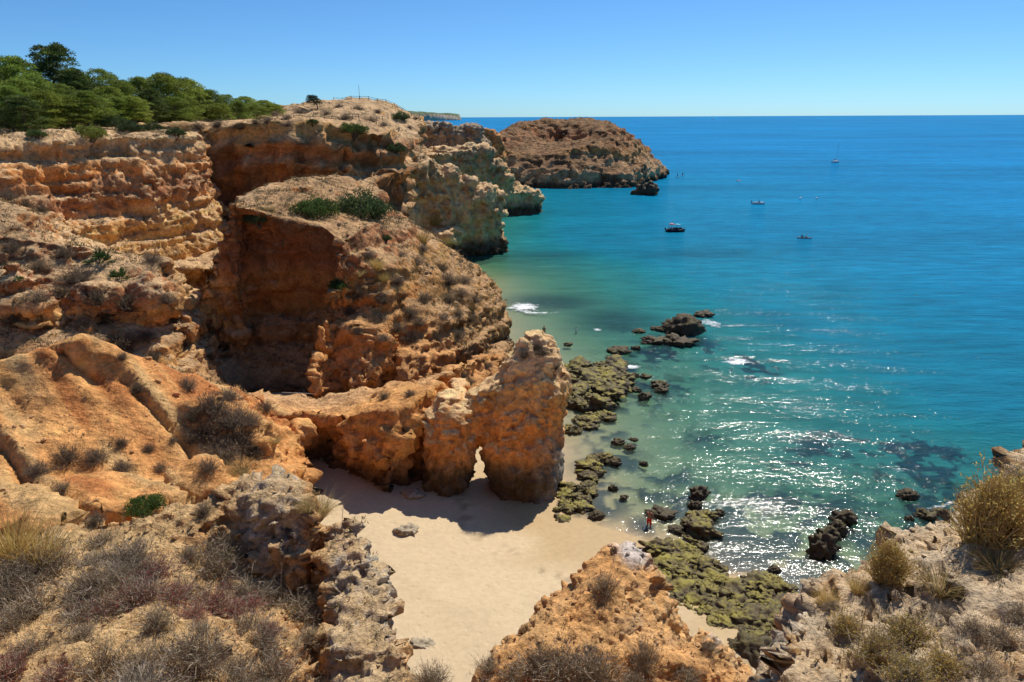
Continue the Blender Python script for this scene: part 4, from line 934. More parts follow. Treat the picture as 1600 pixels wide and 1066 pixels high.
# dark dry shrubs of the middle distance
MIDS = [(330, 640, 70), (360, 660, 80), (320, 680, 70), (375, 690, 80), (345, 715, 90), (390, 660, 50), (300, 655, 50), (395, 710, 50), (300, 690, 40), (355, 625, 50), (325, 735, 50), (415, 640, 40)]
for px, py, w in MIDS: put(px, py, w, 'dry_shrub', DS1, 'dark dry shrub in the dense patch covering the knob of the orange slope', 'shrub', 'shrubs on the knob')
for px, py, w in [(190, 696, 34), (232, 704, 28), (215, 610, 34), (290, 606, 44), (190, 560, 26), (60, 740, 50), (105, 720, 60), (150, 720, 50), (190, 735, 40), (100, 770, 44), (150, 815, 40), (320, 800, 40), (270, 690, 20), (250, 735, 34)]:
    put(px, py, w, 'dry_shrub', DS1, 'grey dry shrub growing alone on the orange clay slope', 'shrub', 'shrubs on the orange slope')
for px, py, w in [(120, 440, 60), (150, 470, 60), (200, 480, 60), (240, 410, 40), (170, 500, 56), (195, 540, 60), (230, 530, 40), (95, 460, 40), (60, 470, 50), (20, 500, 50), (130, 510, 40), (275, 500, 40), (260, 470, 40), (10, 310, 34), (40, 322, 34), (65, 330, 30), (100, 400, 40), (20, 390, 40), (60, 420, 40), (290, 540, 36), (240, 560, 30), (10, 560, 40), (330, 560, 24)]:
    put(px, py, w, 'dry_shrub', DS1 + DSG1[1:], 'grey-brown dry shrub on the steep scrubby bank under the left cliff', 'shrub', 'shrubs on the steep bank')
for px, py, w in [(700, 440, 60), (660, 470, 50), (720, 460, 40), (740, 470, 44), (690, 500, 50), (640, 490, 50), (600, 470, 46), (560, 460, 44), (620, 440, 44), (650, 410, 40), (590, 500, 50), (560, 520, 36), (680, 530, 44), (715, 525, 40), (575, 400, 30), (690, 420, 40), (725, 440, 36), (735, 500, 36), (640, 530, 40), (600, 530, 36), (715, 490, 30), (660, 390, 30), (625, 400, 24), (545, 490, 36), (700, 470, 44), (655, 505, 44), (620, 515, 44)]:
    put(px, py, w, 'dry_shrub', DS1 + DSG1[1:], 'olive-brown dry shrub on the scrub-covered headland slope', 'shrub', 'shrubs on the headland slope', sz=.8)
for px, py, w in [(835, 545, 44), (820, 556, 36), (848, 552, 34), (868, 575, 22)]:
    put(px, py, w, 'dry_shrub', [DSG1[1]], 'olive shrub crowning the top of the rock arch', 'shrub', 'shrubs on the arch top', sz=.8)
for px, py, w in [(720, 590, 36), (735, 600, 30), (760, 575, 30), (600, 622, 30), (640, 618, 30)]:
    put(px, py, w, 'dry_shrub', DS1, 'dark dry shrub on the spur behind the rock arch', 'shrub', 'shrubs on the spur')
for px, py, w in [(420, 190, 26), (450, 186, 24), (510, 180, 26), (540, 186, 30), (580, 190, 28), (600, 196, 22), (470, 178, 30), (640, 200, 16), (340, 196, 30), (375, 200, 24), (310, 200, 30), (560, 172, 26), (530, 168, 20), (590, 176, 20), (430, 180, 20), (400, 192, 24), (650, 186, 14), (450, 196, 20)]:
    put(px, py, w, 'dry_shrub', DS1 + DSG1[1:], 'low brown shrub on the sandy plateau and hill above the back cliffs', 'shrub', 'shrubs on the back plateau', sz=.8)

# foreground shrubs, each with branches and foliage
def fgset(lst, nm): return [both(q, 'foliage', 'branches') for q in lst]
DSF, DSGF, DSRF = fgset(DS, ''), fgset(DSG, ''), fgset([DSR], '')
rs = random.Random(5)
for k in range(62):
    px, py = rs.uniform(-30, 500), rs.uniform(835, 1100)
    if py < 860 + (250 - px) * .12 and px < 330: py += 45
    if px > 350 and py < 905: continue
    if py > 1000 and rs.random() < .62: continue
    if 180 < px < 320 and 800 < py < 850: continue
    near = (py - 800) / 260
    put(px, py, rs.uniform(60, 130) * (.8 + .3 * near), 'dry_shrub', DSF, 'grey twiggy dry shrub in the thicket covering the foreground ledge', 'shrub', 'grey shrubs on the foreground ledge', sz=rs.uniform(.7, 1.05), sink=.14)
for px, py, w in [(215, 940, 100), (240, 900, 90), (270, 935, 80), (390, 950, 70), (150, 960, 80), (420, 990, 60), (330, 945, 90), (360, 960, 80), (300, 965, 70), (20, 1050, 90), (90, 1060, 80), (440, 1050, 50), (350, 920, 60)]:
    put(px, py, w, 'red_shrub', DSRF, 'dry shrub with dull red twigs among grey shrubs on the foreground ledge', 'shrub', 'red shrubs on the foreground ledge', sz=.8, sink=.1)
for px, py, w in [(345, 860, 100), (290, 930, 80), (430, 930, 70), (30, 900, 90), (160, 850, 60), (480, 1000, 60)]:
    put(px, py, w, 'olive_shrub', [DSGF[1]], 'olive dry shrub among the grey ones on the foreground ledge', 'shrub', 'olive shrubs on the foreground ledge', sz=.85)
for px, py, w, s in [(945, 925, 66, 1.25), (1005, 1040, 80, 1.3), (880, 1050, 130, .9), (840, 1040, 90, .8), (930, 1060, 110, .9), (765, 1045, 66, .8), (1075, 1060, 70, .8), (800, 1060, 70, .8), (1110, 1010, 40, .6), (985, 1075, 80, .9)]:
    put(px, py, w, 'dry_shrub', DSF + [DSGF[1]], 'brown twiggy shrub growing on the orange outcrop', 'shrub', 'shrubs on the orange outcrop', sz=s)
put(672, 1070, 84, 'dry_shrub', DSF, 'grey shrub at the drop from the foreground ledge to the beach', 'shrub', None)
for px, py, w, lab in [(1545, 850, 150, 'largest golden feathery bush on the foreground crag'), (1600, 830, 130, 'golden feathery bush tucked beside the largest one on the crag'), (1385, 905, 90, 'golden bush hanging at the seaward notch of the crag')]:
    put(px, py, w, 'golden_bush', [both(GOLD, 'foliage', 'branches')], lab, 'bush', None, sz=1.1)
for px, py, w in [(1420, 1005, 110), (1370, 1030, 110), (1470, 1050, 90), (1320, 985, 70), (1420, 1070, 110)]:
    put(px, py, w, 'lacy_bush', [DSGF[0]], 'yellow-green lacy bush with thin branches on the foreground crag', 'bush', 'lacy bushes on the crag', sz=.8)
for px, py, w in [(1595, 750, 70), (1570, 1005, 80), (1520, 985, 60), (1600, 965, 70), (1540, 1055, 90), (1300, 950, 44), (1480, 960, 40)]:
    put(px, py, w, 'dry_shrub', DSF, 'dark brown dry shrub among the rocks of the foreground crag', 'shrub', 'dark shrubs on the crag', sz=.75)
for px, py, w, k in [(1470, 920, 50, 1), (1560, 890, 50, 1), (1290, 945, 30, 0), (1340, 925, 26, 0), (500, 800, 40, 1), (480, 795, 30, 1), (375, 740, 36, 1), (60, 880, 60, 0), (20, 870, 60, 0), (430, 690, 20, 1), (420, 330, 18, 1), (590, 420, 20, 0), (600, 440, 18, 0), (560, 430, 18, 1), (680, 350, 20, 0), (660, 380, 22, 0)]:
    put(px, py, w, 'dry_grass', [[('dry_grass', GR[k])]], 'straw-coloured tuft of dry grass rooted in rocky soil', 'grass tuft', 'tufts of dry grass', unit_w=.9)

# fine scrub, too small and dense to count: one sheet of tufts rooted on the slopes
def scrub(name, obj, count, size, density, cols, seed, label=None):
    rng = np.random.default_rng(seed); me = obj.data; p, nn = coords(me), normals(me)
    i = rng.integers(0, len(p), count * 8); w = density(p[i], nn[i]); i = i[rng.random(len(i)) < w][:count]
    q = 12; c = np.repeat(p[i], q, 0); up = np.repeat(nn[i] * .5 + [0, 0, .8], q, 0)
    s = np.repeat(size * (.5 + rng.random(len(i)) ** 2 * 1.2), q)
    c = c + rng.normal(size=c.shape) * (s * .35)[:, None] * [1, 1, .25]
    v, f = leaf_quads(c, up + rng.normal(size=c.shape) * .75, s * (.35 + .4 * rng.random(len(c))), s * .13, rng)
    base = np.array(cols)[rng.integers(0, len(cols), len(i))] * (1 + .25 * rng.normal(size=(len(i), 1)))
    me2 = mesh_np(name, v, f); set_attr(me2, 'Col', np.repeat(np.repeat(np.clip(base, .02, .6), q, 0) * (1 + .15 * rng.normal(size=(len(c), 1))), 4, 0))
    return tag(link(name, me2, M_DRY), label, 'scrub', None, 'stuff')
T = {o.name: o for o in TERRAIN}
DRYC = [(.20, .16, .10), (.26, .20, .12), (.16, .15, .08), (.36, .27, .13), (.14, .115, .08)]
def den_mid(p, n):
    g = sstep(.35, .75, n[:, 2]) * sstep(-.15, .3, fbm(p * .16, 3, 401) + .1)
    slope = sstep(-30, -24, p[:, 0]) * sstep(74, 80, p[:, 1])
    bank = (1 - sstep(-24, -20, p[:, 0])) * sstep(54, 60, p[:, 1])
    return g * (.06 + .95 * np.maximum(slope, bank)) * sstep(2, 4, p[:, 2]) * sstep(25, 30, p[:, 1])
scrub('dry_scrub', T['cove_cliffs'], 9800, .46, den_mid, DRYC, 51, 'fine dry scrub spread over the slopes and banks round the cove')
def den_far(p, n): return sstep(.5, .85, n[:, 2]) * sstep(-.1, .3, fbm(p * .07, 3, 403)) * sstep(8, 12, p[:, 2])
scrub('plateau_scrub', T['cliff_coast'], 4200, .85, den_far, DRYC, 53, 'low dry scrub scattered over the cliff-top plateau and hill')
scrub('island_scrub', T['rock_island'], 1500, .9, lambda p, n: sstep(.4, .8, n[:, 2]) * sstep(12, 18, p[:, 2]), DRYC, 55, 'thin dark scrub covering the top of the rock island')
def den_fg(p, n): return sstep(.3, .7, n[:, 2]) * sstep(-.2, .25, fbm(p * .8, 3, 405))
scrub('ledge_scrub', T['foreground_ledge'], 1100, .10, den_fg, DRYC, 57, 'short dry stalks and litter between the shrubs of the foreground ledge')
scrub('outcrop_scrub', T['orange_outcrop'], 900, .12, lambda p, n: den_fg(p, n) * (1 - sstep(18, 19.5, p[:, 1])), DRYC, 59, 'short dry stalks on the near side of the orange outcrop')
scrub('crag_scrub', T['foreground_crag'], 700, .07, den_fg, DRYC, 61, 'short dry stalks between the stones of the foreground crag')

# loose stones lying on the slopes and at the foot of the cliffs: far too many to count
def stones(name, obj, count, size, density, seed, label, mat):
    rng = np.random.default_rng(seed); p, nn = coords(obj.data), normals(obj.data)
    i = rng.integers(0, len(p), count * 12); i = i[rng.random(len(i)) < density(p[i], nn[i])][:count]
    v0, f0 = blob((0, 0, 0), (1, 1, .7), seed, 1, .3); f0 = np.array(f0); m = len(i); s = size * (.35 + 1.6 * rng.random(m) ** 4)
    V = v0[None] * (1 + .3 * rng.normal(size=(m, len(v0), 1)) * .6) * s[:, None, None]
    a = rng.random(m) * 6.283; ca, sa = np.cos(a)[:, None], np.sin(a)[:, None]
    V = np.stack([V[..., 0] * ca - V[..., 1] * sa, V[..., 0] * sa + V[..., 1] * ca, V[..., 2]], -1) + (p[i] + nn[i] * (s * .25)[:, None])[:, None]
    me = mesh_np(name, V.reshape(-1, 3), (f0[None] + (np.arange(m) * len(v0))[:, None, None]).reshape(-1, 3))
    ca_ = np.empty(len(p) * 4, np.float32); obj.data.attributes['Col'].data.foreach_get('color', ca_); cc = ca_.reshape(-1, 4)[i, :3] * (.75 + .6 * rng.random((m, 1)))
    set_attr(me, 'Col', np.repeat(cc * .8 + .12 * np.array([.6, .5, .38]), len(v0), 0))
    return tag(link(name, me, mat), label, 'stones', None, 'stuff')
def lie(p, n): return sstep(.45, .8, n[:, 2]) * sstep(-.1, .3, fbm(p * .25, 3, 411))
stones('loose_stones', T['cove_cliffs'], 2600, .16, lambda p, n: lie(p, n) * sstep(28, 34, p[:, 1]) * sstep(.5, 2, p[:, 2]), 71, 'loose stones and rubble lying on the slopes round the cove', M_ROCK)
stones('ledge_stones', T['foreground_ledge'], 1600, .035, lambda p, n: sstep(.3, .7, n[:, 2]), 73, 'loose stones strewn over the foreground ledge', M_NEAR)
stones('outcrop_stones', T['orange_outcrop'], 1300, .05, lambda p, n: sstep(.3, .7, n[:, 2]), 75, 'loose stones strewn over the orange outcrop', M_NEAR)
stones('crag_stones', T['foreground_crag'], 1500, .028, lambda p, n: sstep(.3, .7, n[:, 2]), 77, 'loose stones strewn over the foreground crag', M_NEAR)

# ------------------------------------------------------------------ loose rocks and reefs
def moss_mat(name, rock, moss, amount, s):
    """dark wet rock with weed on the faces that look up"""
    m, n, l, b = new_mat(name)
    geo = n.new('ShaderNodeNewGeometry'); sx = n.new('ShaderNodeSeparateXYZ'); l.new(geo.outputs['Normal'], sx.inputs[0])
    t = n.new('ShaderNodeTexNoise'); t.inputs['Scale'].default_value = 1.3 / s; t.inputs['Detail'].default_value = 8; t.inputs['Roughness'].default_value = .7; l.new(geo.outputs['Position'], t.inputs['Vector'])
    t2 = n.new('ShaderNodeTexNoise'); t2.inputs['Scale'].default_value = 9 / s; t2.inputs['Detail'].default_value = 5; l.new(geo.outputs['Position'], t2.inputs['Vector'])
    t3 = n.new('ShaderNodeTexNoise'); t3.inputs['Scale'].default_value = .35 / s; t3.inputs['Detail'].default_value = 3; l.new(geo.outputs['Position'], t3.inputs['Vector'])
    a = mathn(n, l, 'ADD', mathn(n, l, 'MULTIPLY', sx.outputs['Z'], .6), mathn(n, l, 'MULTIPLY', t.outputs['Fac'], .9))
    a = mathn(n, l, 'ADD', a, mathn(n, l, 'MULTIPLY', t3.outputs['Fac'], .9))
    mr = n.new('ShaderNodeMapRange'); mr.inputs[1].default_value = 1.5 - amount; mr.inputs[2].default_value = 1.85 - amount; l.new(a, mr.inputs[0])
    mx = n.new('ShaderNodeMix'); mx.data_type = 'RGBA'; l.new(mr.outputs[0], mx.inputs[0]); mx.inputs[6].default_value = (*rock, 1); mx.inputs[7].default_value = (*moss, 1)
    v = mathn(n, l, 'MULTIPLY_ADD', t2.outputs['Fac'], 1.3); v.node.inputs[2].default_value = .35
    cb = n.new('ShaderNodeCombineColor'); [l.new(v, cb.inputs[k]) for k in range(3)]
    mm = n.new('ShaderNodeMix'); mm.data_type = 'RGBA'; mm.blend_type = 'MULTIPLY'; mm.inputs[0].default_value = 1; l.new(mx.outputs[2], mm.inputs[6]); l.new(cb.outputs[0], mm.inputs[7])
    l.new(mm.outputs[2], b.inputs['Base Color']); b.inputs['Roughness'].default_value = .75; b.inputs['Specular IOR Level'].default_value = .3
    bp = n.new('ShaderNodeBump'); bp.inputs['Distance'].default_value = .12 * s; l.new(mathn(n, l, 'ADD', t.outputs['Fac'], mathn(n, l, 'MULTIPLY', t2.outputs['Fac'], .4)), bp.inputs['Height']); l.new(bp.outputs[0], b.inputs['Normal'])
    return m
M_REEF = moss_mat('mossy_reef_rock', (.10, .075, .038), (.30, .25, .045), .18, .5)
M_SEAROCK = moss_mat('dark_sea_rock', (.075, .055, .032), (.12, .095, .03), .15, .8)
M_LIME = plain('pale_boulder', (.38, .31, .21), .95, .4, 2.5)
def boulder(seed, sub=4, squash=.75, mat=None):
    v, f = blob((0, 0, 0), (1, 1, squash), seed, sub, .5)
    w, val = worley(v * 1.9 + seed, seed); w2, val2 = worley(v * 4.6 + seed, seed + 5)
    v = v * (1 + ((val - .5) * .42 + (.4 - w) * .3 + (.4 - w2) * .32 + (val2 - .5) * .2)[:, None])
    me = mesh_np('boulder', v, np.array(f), True); me.materials.append(mat); return me
BS = [boulder(q, 4, .8, M_SEAROCK) for q in range(1, 6)]; BR = [boulder(q, 4, .62, M_REEF) for q in range(11, 17)]; BL = [boulder(q, 4, .55, M_LIME) for q in range(21, 24)]
def inside(poly, x, y):
    c = False; n = len(poly)
    for i in range(n):
        (ax, ay), (bx, by) = poly[i], poly[(i + 1) % n]
        if (ay > y) != (by > y) and x < (bx - ax) * (y - ay) / (by - ay) + ax: c = not c
    return c
def reef(poly, n, r0, r1, z0, label, seed):
    rr = random.Random(seed); xs = [q[0] for q in poly]; ys = [q[1] for q in poly]
    c = at_z(sum(xs) / len(xs), sum(ys) / len(ys), 0); root = empty('mossy_reef', (c[0], c[1], 0))
    k = 0
    while k < n:
        px, py = rr.uniform(min(xs), max(xs)), rr.uniform(min(ys), max(ys))
        if not inside(poly, px, py): continue
        q = at_z(px, py, z0 * .5); o = bpy.data.objects.new('rock', BR[rr.randrange(len(BR))]); COL.objects.link(o); o.parent = root
        s = r0 + (r1 - r0) * rr.random() ** 2
        o.location = (q[0] - c[0], q[1] - c[1], z0 * rr.uniform(.25, .7) - .15 * s); o.rotation_euler = (rr.uniform(-.3, .3), rr.uniform(-.3, .3), rr.random() * 6.28); o.scale = (s * rr.uniform(.8, 1.3), s * rr.uniform(.8, 1.3), s * rr.uniform(.7, 1.1)); k += 1
    return tag(root, label, 'reef')
reef([(882, 580), (905, 567), (955, 570), (984, 590), (978, 612), (945, 632), (890, 640), (880, 610)], 85, .6, 1.6, .9, 'broad mossy green reef in the sea directly behind the rock arch', 1)
reef([(1026, 850), (1060, 838), (1090, 845), (1120, 880), (1150, 905), (1195, 905), (1238, 912), (1235, 945), (1222, 985), (1180, 1005), (1120, 975), (1065, 975), (1038, 930)], 170, .4, 1.1, .65, 'large mossy green reef between the orange outcrop and the water', 2)
reef([(866, 806), (880, 760), (905, 725), (945, 706), (950, 726), (930, 742), (932, 770), (905, 800), (865, 824)], 46, .3, .85, .45, 'narrow mossy reef strip running out from the foot of the rock arch', 3)
reef([(880, 660), (935, 642), (960, 650), (920, 668), (882, 678)], 34, .35, .8, .25, 'low brown weedy reef strip between two mossy reefs', 4)
reef([(1070, 815), (1100, 800), (1118, 806), (1100, 832), (1075, 836)], 26, .4, .9, .6, 'small mossy reef joined to the big reef on its seaward end', 5)
reef([(806, 960), (850, 925), (885, 895), (895, 905), (872, 935), (838, 965), (815, 975)], 26, .35, .8, .5, 'heap of greenish boulders on the sand beside the orange outcrop', 6)
def rock(px, py, wpx, hpx, label, group, kinds=BS, z=0.0, cat='rock'):
    c = at_z(px, py, z); dist = float(np.linalg.norm(c - np.array([0, 0, CAM_H])))
    o = bpy.data.objects.new('sea_rock' if kinds is BS else 'boulder', kinds[random.randrange(len(kinds))]); COL.objects.link(o)
    s = wpx * dist / F / 2.0; hh = hpx * dist / F / 2.0
    o.location = (c[0], c[1], z + hh * .2); o.scale = (s, s * random.uniform(.7, .95), hh * 1.15); o.rotation_euler = (0, 0, random.uniform(-.6, .6))
    return tag(o, label, cat, group)
rock(1066, 518, 64, 50, 'largest dark rock standing highest out of the sea', None); rock(1058, 537, 54, 22, 'broad mossy rock against the foot of the largest sea rock', None); rock(1020, 535, 34, 16, 'low mossy rock next to the largest sea rock, on its beach side', None)
rock(1098, 494, 26, 14, 'low rock ledge pointing seaward from the largest sea rock', None); rock(1028, 516, 24, 12, 'small rock half hidden behind the largest sea rock', None)
rock(1010, 304, 38, 30, 'pointed dark rock in the water in front of the island', None).scale.z *= 1.2
for px, py, w, h in [(966, 549, 34, 13), (993, 545, 15, 9), (998, 519, 20, 10), (888, 539, 14, 7), (792, 510, 12, 8), (1008, 622, 20, 16), (994, 610, 16, 9), (1030, 603, 26, 14), (1008, 590, 18, 10), (992, 588, 14, 9), (1034, 612, 20, 12)]:
    rock(px, py, w, h, 'small brown rock breaking the surface near the mossy reef behind the arch', 'small rocks near the arch reef')
for px, py, w, h in [(966, 692, 20, 12), (984, 700, 18, 11), (1005, 726, 13, 10), (956, 722, 26, 14), (958, 764, 14, 11), (975, 778, 14, 8), (932, 808, 26, 18), (905, 795, 14, 8), (990, 688, 14, 8)]:
    rock(px, py, w, h, 'small weedy rock in the sandy shallows beside the arch', 'rocks in the shallows')
for px, py, w, h in [(1092, 775, 30, 26), (1086, 792, 20, 18), (1034, 803, 40, 15), (1056, 828, 24, 11), (1210, 892, 18, 14), (1125, 802, 14, 10)]:
    rock(px, py, w, h, 'brown weedy rock standing in the water off the large reef', 'rocks off the large reef')
for px, py, w, h in [(1284, 862, 40, 46), (1292, 840, 30, 30), (1318, 812, 34, 26), (1308, 830, 26, 30), (1418, 775, 28, 18), (1446, 808, 26, 18), (1468, 802, 20, 12), (1420, 812, 12, 11)]:
    rock(px, py, w, h, 'dark rock in the glittering water below the foreground crag', 'rocks below the crag')
rock(1178, 1022, 64, 50, 'big dark boulder on the sand at the end of the large reef', None, z=.4); rock(1212, 1044, 26, 22, 'smaller boulder beside the big dark one behind the outcrop', None, z=.4)
rock(644, 775, 30, 16, 'round boulder on the sand between the ridge and the arch', None, BL, 1.1); rock(635, 832, 34, 22, 'flat pale slab half buried in the sand before the arch', None, BL, 1.1)
rock(660, 1008, 34, 14, 'yellowish boulder alone on the dry sand', None, BL, 1.2); rock(830, 865, 11, 6, 'small dark stone alone on the wet sand', None, BS, .35)
h = cast(380, 920); o = rock(380, 920, 18, 14, 'white stone lying among shrubs on the foreground ledge', None, BL); o.location = h[0]; o.scale = (.11, .09, .11)
# pale stick fallen across the mouth of the hollow
v, f = tube([(-1.6, 0, .12), (-.5, .1, .02), (.8, .04, -.02), (1.5, .1, -.12)], [.025, .035, .03, .015], 6)
h = cast(468, 616)[0] + Vector((0, 0, .06)); o = link('fallen_branch', mesh_np('fallen_branch', v, f, True), plain('bleached_wood', (.42, .38, .33), .9, .2, 6)); o.location = h
tag(o, 'bleached branch lying across the ridge below the shaded hollow', 'branch')
# dry flower stalks standing above the foreground ledge
for px, py, hp in [(535, 822, 44), (195, 830, 46), (440, 935, 70), (1342, 985, 70)]:
    h = cast(px, py + 10)
    if h is None: continue
    L = hp * h[2] / F; rng = np.random.default_rng(px); parts = [tube([(0, 0, -.05), (.03 * L, 0, L * .5), (.10 * L, .02, L)], [.006, .005, .003], 5)]
    for q in range(5):
        z0 = L * (.55 + .09 * q); parts.append(tube([(.07 * L, 0, z0), (.07 * L + rng.normal() * .05, rng.normal() * .05, z0 + .07)], [.003, .002], 5))
    o = link('dry_stalk', mesh_np('dry_stalk', *join(parts), True), M_TWIG); o.location = h[0]; tag(o, 'single tall dry flower stalk rising above the low shrubs', 'plant stalk', 'dry flower stalks')

# ------------------------------------------------------------------ fence on the hill
M_WOOD = plain('weathered_wood', (.22, .17, .12), .9, .3, 8)
def fence(pts, label, gap=2.6):
    P3 = []
    for (ax, ay), (bx, by) in zip(pts[:-1], pts[1:]):
        L = math.hypot(bx - ax, by - ay); k = max(1, int(L / gap))
        for q in range(k): P3.append((ax + (bx - ax) * q / k, ay + (by - ay) * q / k))
    P3.append(pts[-1]); G = [(x, y, down(x, y)[0].z) for x, y in P3 if down(x, y)]
    root = empty('wooden_fence', G[0]); o0 = np.array(G[0]); post = None
    for g in G:
        if post is None: post = mesh_np('post', *tube([(0, 0, -.4), (0, 0, .5), (0, 0, 1.25)], [.09, .085, .075], 8), True); post.materials.append(M_WOOD)
        o = bpy.data.objects.new('post', post); COL.objects.link(o); o.parent = root; o.location = np.array(g) - o0
    for a, b in zip(G[:-1], G[1:]):
        for hgt in (.55, 1.05):
            v, f = tube([np.array(a) - o0 + [0, 0, hgt], np.array(b) - o0 + [0, 0, hgt]], [.055, .055], 6); link('rail', mesh_np('rail', v, f, True), M_WOOD, root)
    return tag(root, label, 'fence')
fa, fb, fc2 = at_y(522, 164, 244), at_y(590, 163, 246), at_y(660, 170, 250)
fence([(fa[0], fa[1]), (fb[0], fb[1]), (fb[0] + 13, fb[1] + 2)], 'weathered wooden rail fence along the crest of the far hill')
g1, g2 = at_y(400, 186, 150), at_y(470, 182, 165)
fence([(g1[0], 176), (g1[0] + 9, 190), (g1[0] + 17, 205)], 'weathered wooden rail fence on the plateau beside the last pines', 2.2)
pz = down(at_y(562, 160, 246)[0], 246)[0]; o = link('marker_post', mesh_np('marker_post', *tube([(0, 0, -.3), (0, 0, 2), (0, 0, 4.2)], [.07, .06, .05], 8), True), M_WOOD); o.location = pz; tag(o, 'tall thin post standing above the hill-top fence', 'post')

# ------------------------------------------------------------------ people
SKIN = plain('tanned_skin', (.30, .155, .09), .55, .08, 8); HAIR = plain('dark_hair', (.03, .022, .018), .6, .2, 20); GREYHAIR = plain('grey_hair', (.5, .48, .46), .7, .2, 20); EYE = plain('eye_white', (.8, .8, .8), .3)
def person_meshes(pose, cloth=(.47, 1.0)):
    """one continuous body grown over a posed skeleton, with hair and clothing lifted off the same surface"""
    J = {}; E = []
    def j(n, p, r, par=None):
        J[n] = (np.array(p, float), r)
        if par: E.append((par, n))
    lean = pose.get('lean', 0.0); sit = pose.get('sit', False); hz = .92 if not sit else .12
    up = lambda z, y=0: (0, y - math.sin(lean) * (z - hz), hz + math.cos(lean) * (z - hz))
    j('pelvis', (0, 0, hz), .125); Z = lambda z: hz + (z - .92)
    j('waist', up(Z(1.08)), .115, 'pelvis'); j('chest', up(Z(1.30)), .135, 'waist'); j('neck0', up(Z(1.46)), .075, 'chest'); j('neck', up(Z(1.53)), .052, 'neck0')
    j('jaw', up(Z(1.585), -.015), .068, 'neck'); j('head', up(Z(1.66)), .092, 'jaw'); j('skull', up(Z(1.735)), .068, 'head')
    nz = np.array(up(Z(1.635))); j('nose', nz + [0, -.108, 0], .014, 'head')
    for s in (-1, 1):
        sh = np.array(up(Z(1.42))) + [s * .17, 0, 0]; j(f'sh{s}', sh, .062, 'chest')
        el, wr = (np.array(q) * [s, 1, 1] for q in pose['arm' if s > 0 else 'arm_l']); el = sh + el; wr = el + wr
        j(f'el{s}', el, .042, f'sh{s}'); j(f'wr{s}', wr, .027, f'el{s}')
        d = (wr - el) / np.linalg.norm(wr - el); side = np.cross(d, (s * 1.0, .2, .1)); side /= np.linalg.norm(side)
        pm = wr + d * .075; j(f'palm{s}', pm, .030, f'wr{s}')
        for k, (off, ln) in enumerate([(-.030, .062), (-.010, .075), (.010, .070), (.030, .055)]):
            b = pm + d * .03 + side * off; m_ = b + d * ln * .55; t = m_ + d * ln * .45 + np.array([-s * .018, 0, 0])
            j(f'f{s}{k}', b, .0095, f'palm{s}'); j(f'g{s}{k}', m_, .009, f'f{s}{k}'); j(f'h{s}{k}', t, .0075, f'g{s}{k}')
        tb = wr + d * .035 - side * .035; j(f't{s}', tb, .012, f'palm{s}'); j(f'u{s}', tb + d * .05 - side * .02, .009, f't{s}')
        hp = np.array([s * .095, 0, hz - .04]); j(f'hip{s}', hp, .098, 'pelvis')
        kn, an = (np.array(q) * [s, 1, 1] for q in pose['leg' if s > 0 else 'leg_l']); kn = hp + kn; an = kn + an
        j(f'kn{s}', kn, .058, f'hip{s}'); cf = kn + (an - kn) * .35; j(f'cf{s}', cf, .056, f'kn{s}'); j(f'an{s}', an, .036, f'cf{s}'); j(f'he{s}', an + [0, .03, -.04], .033, f'an{s}'); j(f'toe{s}', an + [s * .02, -.16, -.05], .030, f'an{s}')
    names = list(J); idx = {n: i for i, n in enumerate(names)}
    me = bpy.data.meshes.new('body'); me.from_pydata([tuple(J[n][0]) for n in names], [(idx[a], idx[b]) for a, b in E], []); me.update()
    ob = bpy.data.objects.new('body', me); COL.objects.link(ob); ob.modifiers.new('s', 'SKIN'); ob.modifiers.new('d', 'SUBSURF').levels = 2
    for n, sv in zip(names, me.skin_vertices[0].data): sv.radius = (J[n][1] * (1.25 if n in ('pelvis', 'waist', 'chest') else 1), J[n][1] * (.85 if n in ('pelvis', 'waist', 'chest') else 1)); sv.use_root = (n == 'pelvis')
    body = bpy.data.meshes.new_from_object(ob.evaluated_get(bpy.context.evaluated_depsgraph_get())); bpy.data.objects.remove(ob)
    body.polygons.foreach_set('use_smooth', np.ones(len(body.polygons), bool)); body.name = 'body_' + ('seated' if sit else 'upright')
    p, nn = coords(body), normals(body); hd = J['head'][0]; dv = p - hd
    near_head = (np.linalg.norm(dv, axis=1) < .16) & (p[:, 2] > J['jaw'][0][2] - .01)
    hair = near_head & ((dv[:, 2] > .045) | ((dv[:, 1] > .015) & (dv[:, 2] > -.06)))
    if sit: leg = (p[:, 2] < hz + .18) & (np.abs(p[:, 0]) < .26) & (p[:, 1] > -.33)
    else: leg = (p[:, 2] > cloth[0]) & (p[:, 2] < cloth[1]) & (np.abs(p[:, 0]) < .235)
    def lift(mask, d, name):
        fs = [tuple(q.vertices) for q in body.polygons if all(mask[i] for i in q.vertices)]
        used = sorted({i for q in fs for i in q}); mp = {k: i for i, k in enumerate(used)}
        m2 = bpy.data.meshes.new(name); m2.from_pydata((p[used] + nn[used] * d).tolist(), [], [tuple(mp[i] for i in q) for q in fs]); m2.update()
        m2.polygons.foreach_set('use_smooth', np.ones(len(m2.polygons), bool)); return m2
    return body, lift(hair, .012, 'hair_lift'), lift(leg, .016, 'shorts_lift'), hd
STAND = dict(arm=((.07, .02, -.28), (.02, -.06, -.24)), arm_l=((.07, .0, -.28), (.03, -.05, -.24)), leg=((.02, -.03, -.42), (0, .03, -.40)), leg_l=((.02, .0, -.42), (0, .04, -.40)), lean=.04)
WADE = dict(arm=((.12, -.03, -.25), (.06, -.12, -.21)), arm_l=((.10, .02, -.26), (.03, -.10, -.22)), leg=((.03, -.16, -.39), (.01, .10, -.39)), leg_l=((.03, .06, -.41), (.0, .10, -.39)), lean=.22)
